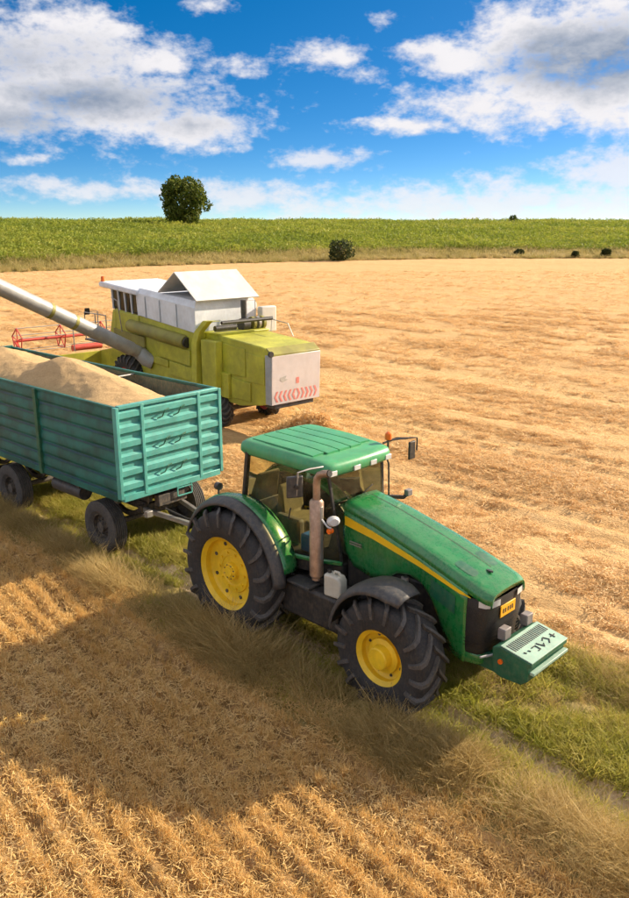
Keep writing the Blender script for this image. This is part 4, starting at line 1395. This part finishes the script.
# chassis
for sgn in (-1, 1):
    mb = MB(); mb.box(-LEN + .1, -.15, sgn * .45 - .05, sgn * .45 + .05, 1.06, 1.27); mb.build('chassis_beam', 'chassis', TL, bevel=.01)
for xp in (-.3, -1.6, -2.9, -4.4, -6.0, -7.6):
    mb = MB(); mb.box(xp - .05, xp + .05, -1.12, 1.12, 1.18, 1.275); mb.build('cross_beam', 'chassis', TL)
mb = MB(); mb.lathe([(.35, -.04), (.45, -.04), (.45, .04), (.35, .04)], 28); tt = mb.build('turntable', 'chassis', TL); tt.rotation_euler = (math.pi / 2, 0, 0); tt.location = (-.87, 0, 1.02)
mb = MB(); mb.box(-1.25, -.40, -.40, -.30, .80, .97); mb.box(-1.25, -.40, .30, .40, .80, .97); mb.box(-.5, -.40, -.5, .5, .78, .92); mb.build('bogie_frame', 'chassis', TL, bevel=.01)


def wheel_road(parent, loc, sgn):
    Rt, h, fl = .53, .16, .27
    rb = MB()
    rb.lathe([(fl + .01, -h * .75), (fl - .02, -h * .7), (fl - .03, -h * .2), (fl * .75, -h * .1), (fl * .6, -h * .3), (.10, -h * .35), (.10, -h * .8), (.0, -h * .85), (.0, h * .2), (fl, h * .3), (fl, h * .7), (fl + .01, h * .7), (fl, -h * .2)], 32)
    for k in range(8):
        a = 2 * math.pi * k / 8
        rb.tube([(math.cos(a) * .145, -h * .3, math.sin(a) * .145), (math.cos(a) * .145, -h * .55, math.sin(a) * .145)], .016, 6)
    w = rb.build('wheel', 'chassis', parent, 40)
    w.location = loc
    if sgn > 0:
        w.rotation_euler = (0, 0, math.pi)
    pr = [(fl, -h * .75), (fl + .06, -h * .98), (fl + .14, -h * 1.02), (Rt - .05, -h * .97), (Rt - .012, -h * .86)]
    for c in np.linspace(-.70, .70, 6):
        pr += [(Rt, h * (c - .10)), (Rt, h * (c + .06)), (Rt - .022, h * (c + .075)), (Rt - .022, h * (c + .135))]
    pr += [(Rt, h * .84), (Rt - .012, h * .86), (Rt - .05, h * .97), (fl + .14, h * 1.02), (fl + .06, h * .98), (fl, h * .75)]
    tb = MB(); tb.lathe(pr, 48); tb.build('tyre', 'trailer_rubber', w, 25)
    return w


for xw in (-.92, -4.45, -6.1):
    for sgn in (-1, 1):
        wheel_road(TL, (xw, sgn * .98, .53), sgn)
    mb = MB(); mb.tube([(xw, -.95, .53), (xw, .95, .53)], .06, 10); mb.build('axle', 'chassis', TL)
    for sgn in (-1, 1):
        mb = MB(); mb.loft([[(xw + q, sgn * .45 + dy, .62 + .11 * abs(q / .5) ** 2 * 2 + dz) for dy, dz in [(-.035, 0), (.035, 0), (.035, .09), (-.035, .09)]] for q in np.linspace(-.5, .5, 9)], True, True); mb.build('leaf_spring', 'chassis', TL)
mb = MB(); mb.tube([(-2.70, -.92, 1.02), (-1.65, -.92, 1.02)], .15, 18); mb.build('air_tank', 'black_plastic', TL)
mb = MB(); mb.tube([(-2.5, .92, 1.02), (-1.9, .92, 1.02)], .14, 18); mb.build('air_tank', 'black_plastic', TL)
# drawbar: two bars meeting at the hitch eye
tipx = 1.72
mb = MB(); mb.bar((-.42, -.42, .84), (tipx, -.02, .70), .075, .09); mb.build('drawbar', 'steel', TL, bevel=.008)
mb = MB(); mb.bar((-.42, .42, .84), (tipx, .02, .70), .075, .09); mb.build('drawbar', 'steel', TL, bevel=.008)
mb = MB(); mb.tube([(tipx - .05, 0, .70), (tipx + .14, 0, .70)], .05, 10); mb.build('hitch_eye', 'chassis', TL)
mb = MB(); mb.tube([(.10, -.30, .95), (.55, -.12, .80), (1.1, .05, .86), (1.7, .05, 1.0)], .018, 6); mb.build('brake_hose', 'black', TL)
mb = MB()
for a, b_ in [((.06, .05, 1.30), (.06, .05, 1.10)), ((.06, .05, 1.10), (.06, .40, 1.10)), ((.06, .40, 1.10), (.06, .40, 1.30)), ((.06, .05, 1.26), (.06, .40, 1.26))]:
    mb.bar(a, b_, .02, .02)
mb.build('step_bracket', 'teal_sunlit', TL)
mb = MB(); mb.box(.0, .09, -.72, -.58, .86, .98); mb.build('coupling_block', 'steel', TL, bevel=.01)
mb = MB(); mb.box(-.12, .02, -.38, .30, .98, 1.20); mb.build('front_beam', 'chassis', TL, bevel=.01)

# the load
nx, ny = 150, 52
xs = np.linspace(-LEN + .02, -.07, nx)
ysg = np.linspace(-HWD + .058, HWD - .058, ny)
GX, GY = np.meshgrid(xs, ysg, indexing='ij')
ridge = 3.0 + .46 * gau(GX + 3.25, 1.0) + .46 * gau(GX + 5.9, 1.3) + .26 * gau(GX + 1.7, .95)
lowfar = 2.50 + .35 * sstep(-.8, -4.0, GX)
u0 = np.clip((-.25 - GY) / .95, 0, 1)
u1 = np.clip((GY + .25) / 1.45, 0, 1)
GZ = ridge - (ridge - 2.95) * u0 ** 1.4 - (ridge - lowfar) * u1 ** 1.35
GZ = GZ + 0.11 * (fbm(GX * 1.3, GY * 1.6, 4, 81) - .5) + .035 * (fbm(GX * 9, GY * 9, 2, 83) - .5)
GZ = np.where(np.abs(GY) > HWD - .1, np.minimum(GZ, 2.99), GZ)
vv = np.stack([GX, GY, GZ], -1).reshape(-1, 3).tolist()
ff = [(i * ny + j, (i + 1) * ny + j, (i + 1) * ny + j + 1, i * ny + j + 1) for i in range(nx - 1) for j in range(ny - 1)]
# closed body down to the trailer floor
nb_ = len(vv)
rim = [i * ny for i in range(nx)] + [(nx - 1) * ny + j for j in range(1, ny)] + [i * ny + ny - 1 for i in range(nx - 2, -1, -1)] + [j for j in range(ny - 2, 0, -1)]
vv += [(vv[i][0], vv[i][1], ZB + .025) for i in rim]
nr_ = len(rim)
ff += [(rim[k], nb_ + k, nb_ + (k + 1) % nr_, rim[(k + 1) % nr_]) for k in range(nr_)]
ff.append(tuple(nb_ + k for k in range(nr_)))
m, t, out = new_mat('m_grain')
oc = t.add('ShaderNodeTexCoord').outputs['Object']
g1 = t.noise(oc, 95, 3, 0.7)
g2 = t.noise(oc, 2.2, 4, 0.6)
g3 = t.noise(oc, 30, 4, 0.7)
c = t.mix(t.ramp(g1, 0.3, 0.7), (0.42, 0.26, 0.115), (0.72, 0.50, 0.27))
c = t.mix(t.math('MULTIPLY', t.ramp(g2, 0.4, 0.65), .45), c, (0.46, 0.31, 0.15))
c = t.mix(t.math('MULTIPLY', t.ramp(g3, 0.50, 0.70), .5), c, (0.36, 0.22, 0.10))
p = t.add('ShaderNodeBsdfPrincipled')
t.l.new(c, p.inputs['Base Color']); p.inputs['Roughness'].default_value = .85; p.inputs['Specular IOR Level'].default_value = .15
b = t.add('ShaderNodeBump'); b.inputs['Strength'].default_value = .8; b.inputs['Distance'].default_value = .02
t.l.new(t.math('ADD', g1, g3), b.inputs['Height']); t.l.new(b.outputs[0], p.inputs['Normal'])
t.l.new(p.outputs[0], out.inputs[0])
me = bpy.data.meshes.new('grain_load')
me.from_pydata(vv, [], ff)
me.materials.append(m)
me.polygons.foreach_set('use_smooth', [True] * len(me.polygons))
me.set_sharp_from_angle(angle=R(60))
gl = link(bpy.data.objects.new('grain_load', me))
gl.location = (RX, RY, 0); gl.rotation_euler = (0, 0, RH)
tag(gl, 'golden wheat grain heaped inside the teal trailer', 'grain', kind='stuff')

# ------------------------------------------------------------------ combine harvester
CB = thing('combine_harvester', (CX, CY, 0), CH, 'lime green and white combine harvester behind the trailer', 'combine')
SL = 0.062


def S(x_, z_):
    return z_ + SL * x_


# straw hood at the rear
mb = MB()
mb.prism([(.06, 1.10), (.02, 2.50), (.22, 2.70), (.5, 2.74), (2.95, 2.90), (3.35, 2.92), (3.35, .90), (1.6, .80), (.5, .98)], 'y', -.92, .92)
hd = mb.build('straw_hood', 'claas_green', CB, 30, bevel=.03)
mb = MB(); mb.hexa([(.03, -.90, 2.515), (.03, .90, 2.515), (.02, .93, 2.515), (.02, -.93, 2.515), (.23, -.90, 2.73), (.23, .90, 2.73), (.20, .93, 2.745), (.20, -.93, 2.745)])
mb.v = []; mb.f = []
mb.prism([(-.03, 2.50), (-.03, 2.56), (.24, 2.735), (.26, 2.715), (.03, 2.50)], 'y', -.935, .935)
mb.build('hood_lip', 'olive', CB, 30, bevel=.01)
mb = MB(); mb.box(.0, .28, .921, .955, 1.06, 2.52); mb.build('corner_plate', 'grey_blue', CB, bevel=.01)
mb = MB(); mb.box(.0, .28, -.955, -.921, 1.06, 2.52); mb.build('corner_plate', 'grey_blue', CB, bevel=.01)
mb = MB(); mb.hexa([(.03, -.95, 1.06), (.03, .95, 1.06), (.0, .95, 1.06), (.0, -.95, 1.06), (-.01, -.95, 2.51), (-.01, .95, 2.51), (-.045, .95, 2.51), (-.045, -.95, 2.51)]); rp = mb.build('rear_panel', 'white_panel', CB, bevel=.012)


def rpx(z_):
    return .0 - .045 * (z_ - 1.06) / 1.45 - .002


for k in range(10):
    yc = .78 - k * .172
    dr = -1 if k < 5 else 1
    pts = [(yc + .075 * dr, 1.46), (yc + .005 * dr, 1.46), (yc - .075 * dr, 1.30), (yc + .005 * dr, 1.14), (yc + .075 * dr, 1.14), (yc - .005 * dr, 1.30)]
    mb = MB(); mb.add([(rpx(z_), -y_ if False else y_, z_) for y_, z_ in pts] + [(rpx(z_) - .004, y_, z_) for y_, z_ in pts], [tuple(range(6)), tuple(range(11, 5, -1))] + [(q, (q + 1) % 6, (q + 1) % 6 + 6, q + 6) for q in range(6)])
    mb.build('chevron', 'print_red', rp)
for (pts, mt) in [([(.02, 1.80), (-.10, 1.80), (-.10, 1.62), (.02, 1.62)], 'print_red'), ([(.62, 1.86), (.40, 1.90), (.46, 1.80), (.34, 1.78), (.52, 1.72), (.66, 1.78)], 'print_grey')]:
    n_ = len(pts)
    mb = MB(); mb.add([(rpx(z_), y_, z_) for y_, z_ in pts] + [(rpx(z_) - .003, y_, z_) for y_, z_ in pts], [tuple(range(n_)), tuple(range(2 * n_ - 1, n_ - 1, -1))] + [(q, (q + 1) % n_, (q + 1) % n_ + n_, q + n_) for q in range(n_)])
    mb.build('worn_sticker', mt, rp)
mb = MB(); mb.tube([(.02, .97, 2.58), (-.05, .97, 2.58)], .085, 14); mb.build('tail_lamp', 'black', CB)
mb = MB(); mb.box(.05, .5, -.75, .80, .92, 1.06); mb.build('chopper_lip', 'black_plastic', CB, bevel=.02)
# side sheets of the hood
for (x0, x1, z0, z1, yy, mt) in [(.34, 1.20, 1.62, 2.48, .945, 'claas_green'), (1.24, 2.86, 1.74, 2.58, .955, 'claas_green'), (1.0, 1.95, 1.02, 1.58, .965, 'claas_green'), (1.98, 3.1, .98, 1.68, 1.05, 'claas_green')]:
    mb = MB(); mb.hexa([(x0, .925, z0), (x1, .925, z0), (x1, yy, z0), (x0, yy, z0), (x0, .925, S(x0, z1 - .06)), (x1, .925, S(x1, z1 - .06)), (x1, yy, S(x1, z1 - .06)), (x0, yy, S(x0, z1 - .06))])
    mb.build('side_sheet', mt, CB, bevel=.012)
mb = MB(); mb.box(2.35, 3.12, .96, 1.24, 1.25, 2.72); mb.build('side_box', 'claas_green', CB, bevel=.03)
# bent frame beside the tank
mb = MB()
pth = [(2.30, 3.36), (2.72, 3.34), (3.20, 2.96), (3.38, 2.60), (3.45, 1.6), (3.50, .75)]
mb.loft([[(a - .13, 1.10, b_), (a - .13, 1.30, b_), (a + .15, 1.30, b_ - .02), (a + .15, 1.10, b_ - .02)] for a, b_ in pth], True, True)
mb.build('side_frame', 'claas_green', CB, 40, bevel=.015)
mb = MB(); mb.tube([(2.3, 1.0, 3.28), (2.3, -1.0, 3.28)], .06, 8); mb.build('cross_tube', 'black', CB)
# middle body
mb = MB()
mb.prism([(3.3, 1.0), (3.3, S(3.3, 2.67)), (8.5, S(8.5, 2.75)), (8.5, 1.9), (7.2, 1.0)], 'y', -1.18, 1.18)
mb.build('body', 'claas_green', CB, 30, bevel=.02)
for (x0, x1, z0, z1, yy, mt) in [(3.75, 5.6, 1.55, 2.06, 1.25, 'claas_green'), (5.1, 6.0, 1.25, 1.50, 1.23, 'claas_green'), (3.7, 5.0, 1.05, 1.50, 1.24, 'claas_green'), (6.5, 8.6, 1.45, 2.05, 1.26, 'olive')]:
    mb = MB(); mb.hexa([(x0, 1.15, S(x0, z0)), (x1, 1.15, S(x1, z0)), (x1, yy, S(x1, z0)), (x0, yy, S(x0, z0)), (x0, 1.15, S(x0, z1)), (x1, 1.15, S(x1, z1)), (x1, yy, S(x1, z1)), (x0, yy, S(x0, z1))])
    mb.build('body_panel', mt, CB, bevel=.02)
mb = MB(); mb.tube([(3.95, 1.22, S(3.95, 2.29)), (4.0, 1.22, S(4, 2.29)), (7.4, 1.22, S(7.4, 2.31)), (7.45, 1.22, S(7.45, 2.31))], [.20, .225, .225, .20], 18); tb_ = mb.build('belt_cover', 'olive', CB, 40)
mb = MB(); mb.tube([(3.94, 1.22, S(3.95, 2.29)), (3.86, 1.22, S(3.9, 2.29))], .17, 16); mb.build('end_cap', 'black', tb_)
# grain tank
mb = MB()
mb.loft([[(3.42, 1.22, S(3.42, 2.66)), (6.85, 1.22, S(6.85, 2.74)), (6.85, -1.22, S(6.85, 2.74)), (3.42, -1.22, S(3.42, 2.66))],
         [(3.38, 1.24, S(3.38, 3.46)), (6.85, 1.24, S(6.85, 3.50)), (6.85, -1.24, S(6.85, 3.50)), (3.38, -1.24, S(3.38, 3.46))],
         [(3.46, 1.12, S(3.46, 3.66)), (6.85, 1.12, S(6.85, 3.66)), (6.85, -1.12, S(6.85, 3.66)), (3.46, -1.12, S(3.46, 3.66))]], True, True)
mb.build('grain_tank', 'white_metal', CB, 30, bevel=.015)
for x_ in (4.4, 5.4, 6.3):
    mb = MB(); mb.bar((x_, 1.245, S(x_, 2.72)), (x_, 1.255, S(x_, 3.44)), .03, .02); mb.build('tank_seam', 'grey_blue', CB)
# tent cover over the tank
apx, apz = 4.42, 4.73
mb = MB()
ev0, ev1 = (3.22, 3.90), (5.45, 4.05)
for yy0, yy1 in [(-1.22, 1.26)]:
    mb.loft([[(ev0[0], y_, ev0[1]), (apx, y_, apz), (ev1[0], y_, ev1[1])] for y_ in (yy0, yy1)])
tc_ = mb.build('tank_cover', 'canvas', CB, 0)
sl = tc_.modifiers.new('thick', 'SOLIDIFY'); sl.thickness = .035; sl.offset = -1
mb = MB(); mb.prism([(3.5, 3.86), (apx, 4.55), (5.2, 4.0)], 'y', .02, .06); mb.build('gable', 'white_metal', CB)
mb = MB(); mb.prism([(3.5, 3.86), (apx, 4.55), (5.2, 4.0)], 'y', -1.0, -.96); mb.build('gable', 'white_metal', CB)
# rear wall of the tank carries engine parts
mb = MB(); mb.box(3.15, 3.40, -1.9, -1.26, S(3.3, 2.5), S(3.3, 3.35)); mb.build('radiator_screen', 'canvas', CB, bevel=.04)
mb = MB(); mb.tube([(3.0, -.40, 2.95), (3.0, -.40, 3.45), (3.0, -.40, 3.85)], [.07, .10, .10], 14); mb.build('air_filter', 'black_plastic', CB)
mb = MB(); mb.tube([(2.85, -.15, 3.08), (2.85, -.42, 3.08)], .20, 18); mb.build('pulley', 'black', CB)
for q, yc in enumerate((-.62, -.82, -1.02)):
    mb = MB(); mb.tube([(2.85, yc + .06, 3.10), (2.85, yc - .04, 3.10)], .21, 20); mb.build('pulley', 'olive' if q != 1 else 'steel', CB)
mb = MB(); mb.tube([(2.8, .9, 3.05), (2.8, .1, 3.05)], .09, 12); mb.build('pipe', 'black', CB)
mb = MB(); mb.prism([(2.45, -1.0), (3.35, -1.0), (3.35, .95), (2.45, .95)], 'z', 2.86, 2.93); mb.build('engine_deck', 'claas_green', CB, bevel=.02)
for pts in [[(3.1, -.55, 2.9), (3.1, -.55, 3.8), (3.1, -.95, 3.8), (3.1, -.95, 2.9)], [(2.3, -.95, 2.85), (2.3, -.98, 3.25), (1.5, -.98, 3.18), (1.2, -.95, 2.8)]]:
    mb = MB(); mb.tube(pts, .016, 6); mb.build('guard_rail', 'steel', CB)
# cab
mb = MB(); mb.prism([(6.86, S(6.86, 2.70)), (8.62, S(8.62, 2.70)), (8.95, S(8.95, 1.75)), (8.8, 1.85), (7.0, 1.85)], 'y', -1.10, 1.22); mb.build('cab_base', 'claas_green', CB, 30, bevel=.02)
mb = MB(); mb.prism([(6.9, S(6.9, 2.70)), (8.6, S(8.6, 2.70)), (8.75, S(8.75, 3.40)), (6.9, S(6.9, 3.40))], 'y', -1.08, 1.16); mb.build('cab_shell', 'combine_glass', CB, bevel=.02)
for x_ in (6.88, 7.30, 7.74, 8.18, 8.62):
    mb = MB(); mb.bar((x_, 1.17, S(x_, 2.72)), (x_ + .03, 1.19, S(x_, 3.42)), .07, .05); mb.build('cab_pillar', 'white_metal', CB)
for k in range(4):
    x0 = 6.93 + k * .44
    mb = MB(); mb.hexa([(x_, y_, S(x_, z_)) for z_ in (2.76, 3.38) for x_, y_ in [(x0, 1.162), (x0 + .35, 1.162), (x0 + .35, 1.172), (x0, 1.172)]]); mb.build('window', 'combine_glass', CB)
mb = MB(); mb.prism([(6.75, S(6.75, 3.42)), (6.75, S(6.75, 3.60)), (9.3, S(9.3, 3.62)), (9.46, S(9.46, 3.52)), (9.35, S(9.35, 3.42))], 'y', -1.15, 1.30); mb.build('cab_roof', 'white_metal', CB, 30, bevel=.04)
mb = MB(); mb.tube([(9.25, 1.20, S(9.25, 3.62)), (9.25, 1.20, S(9.25, 3.80))], [.075, .06], 12); mb.build('beacon', 'orange', CB)
mb = MB(); mb.box(8.45, 8.62, 1.19, 1.23, S(8.5, 1.9), S(8.5, 2.65)); mb.build('cab_door_edge', 'claas_green', CB)
# platform with rails and steps
mb = MB(); mb.box(8.0, 9.7, 1.26, 1.85, 2.08, 2.14); mb.build('platform', 'black_plastic', CB)
for pts in [[(8.05, 1.82, 2.14), (8.05, 1.82, 3.10), (9.65, 1.82, 3.10), (9.65, 1.82, 2.14)], [(8.05, 1.82, 2.62), (9.65, 1.82, 2.62)], [(8.85, 1.82, 2.14), (8.85, 1.82, 3.10)], [(9.65, 1.82, 3.10), (9.65, 1.30, 3.10), (9.65, 1.30, 2.14)], [(9.65, 1.82, 2.62), (9.65, 1.30, 2.62)], [(7.9, 1.30, 2.5), (7.9, 1.42, 3.6), (8.3, 1.42, 3.7)], [(10.3, 2.0, 1.6), (10.3, 2.0, 2.9)]]:
    mb = MB(); mb.tube(pts, .022, 6); mb.build('railing', 'steel', CB)
mb = MB(); mb.box(9.60, 9.64, 1.62, 1.82, 3.0, 3.24); mb.build('side_mirror', 'black', CB, bevel=.02)
# wheels
for sgn in (-1, 1):
    w1 = wheel_ag('front_wheel', CB, (7.6, sgn * 1.2, .86), .87, .62, .42, sgn, 'rear', 20, 'red')
    w2 = wheel_ag('rear_wheel', CB, (2.55, sgn * .95, .52), .53, .34, .25, sgn, 'rear', 16, 'red')
mb = MB(); mb.tube([(7.6, -1, .86), (7.6, 1, .86)], .12, 10); mb.build('axle', 'chassis', CB)
mb = MB(); mb.tube([(2.55, -.85, .52), (2.55, .85, .52)], .08, 10); mb.box(2.45, 2.65, -.2, .2, .5, .95); mb.build('axle', 'chassis', CB)
# feeder house and header with its reel
mb = MB(); mb.prism([(8.4, 1.95), (8.4, 1.15), (10.7, .55), (10.8, 1.45)], 'y', -.75, .75); mb.build('feeder_house', 'claas_green', CB, bevel=.03)
mb = MB(); mb.prism([(10.7, .45), (10.7, 1.45), (10.78, 1.45), (10.85, .62), (11.9, .50), (12.1, .45)], 'y', -2.9, 3.75); hdr = mb.build('header', 'claas_green', CB, bevel=.01)
for yy in (-2.95, 3.75):
    mb = MB(); mb.prism([(10.6, .42), (10.6, 1.55), (11.2, 1.5), (12.4, .75), (13.0, .45)], 'y', yy, yy + .05); mb.build('end_sheet', 'claas_green', hdr)
mb = MB(); mb.tube([(11.15, -2.85, .92), (11.15, 3.7, .92)], .22, 16); mb.build('cross_auger', 'steel', hdr)
rz_ = 2.02
mb = MB(); mb.tube([(11.5, -2.8, rz_), (11.5, 3.68, rz_)], .055, 10); rl = mb.build('reel', 'red', CB)
mb = MB(); mb.tube([(11.0, .55, 1.62), (11.0, 1.75, 1.62)], .12, 12); mb.build('reel_drive', 'red', CB)
for yy in (3.65, 1.95, .25, -1.4, -2.75):
    mb = MB()
    hx = [(11.5 + .46 * math.cos(a), yy, rz_ + .46 * math.sin(a)) for a in np.linspace(R(90), R(450), 6)]
    mb.tube(hx, .026, 6)
    for p in hx[:-1]:
        mb.tube([(11.5, yy, rz_), p], .02, 6)
    mb.build('spider', 'red', rl)
for a in np.linspace(R(90), R(450), 6)[:-1]:
    mb = MB(); mb.tube([(11.5 + .46 * math.cos(a), -2.8, rz_ + .46 * math.sin(a)), (11.5 + .46 * math.cos(a), 3.68, rz_ + .46 * math.sin(a))], .016, 6); mb.build('tine_bar', 'steel', rl)
for yy in (-2.9, 3.74):
    mb = MB(); mb.bar((10.7, yy, 1.5), (11.55, yy, rz_), .06, .08); mb.build('reel_arm', 'red', CB)
# unloading auger swung out over the trailer


def world_to(fr, p):
    x0, y0, a = fr
    c_, s_ = math.cos(a), math.sin(a)
    dx, dy = p[0] - x0, p[1] - y0
    return (c_ * dx + s_ * dy, -s_ * dx + c_ * dy, p[2])


base = Vector((6.55, 1.42, 1.92))
tip = Vector(world_to((CX, CY, CH), (-9.75, 22.6, 4.93)))
dv = (tip - base)
mb = MB(); mb.tube([base, base + dv * .06, base + dv * .061, tip], [.21, .21, .235, .235], 22); au = mb.build('unloading_auger', 'auger_grey', CB, 40)
for f_ in (.42, .56):
    mb = MB(); mb.tube([base + dv * f_, base + dv * (f_ + .018)], .243, 22); mb.build('auger_band', 'olive', au, 40)
mb = MB(); mb.tube([(6.2, 1.1, 1.6), (6.38, 1.3, 1.72), tuple(base)], [.26, .26, .24], 16); mb.build('auger_elbow', 'auger_grey', CB, 40)
mb = MB(); mb.tube([tuple(tip), tuple(tip + Vector((.25, .15, -.12))), tuple(tip + Vector((.4, .2, -.5)))], [.235, .24, .25], 16); mb.build('auger_spout', 'black', au, 40)

SC.render.engine = 'CYCLES'
SC.cycles.use_adaptive_sampling = True
SC.cycles.adaptive_threshold = 0.03
SC.cycles.adaptive_min_samples = 24
SC.cycles.max_bounces = 6
SC.cycles.diffuse_bounces = 3
SC.cycles.glossy_bounces = 3
SC.cycles.transmission_bounces = 4
SC.cycles.transparent_max_bounces = 8
SC.cycles.caustics_reflective = False
SC.cycles.caustics_refractive = False
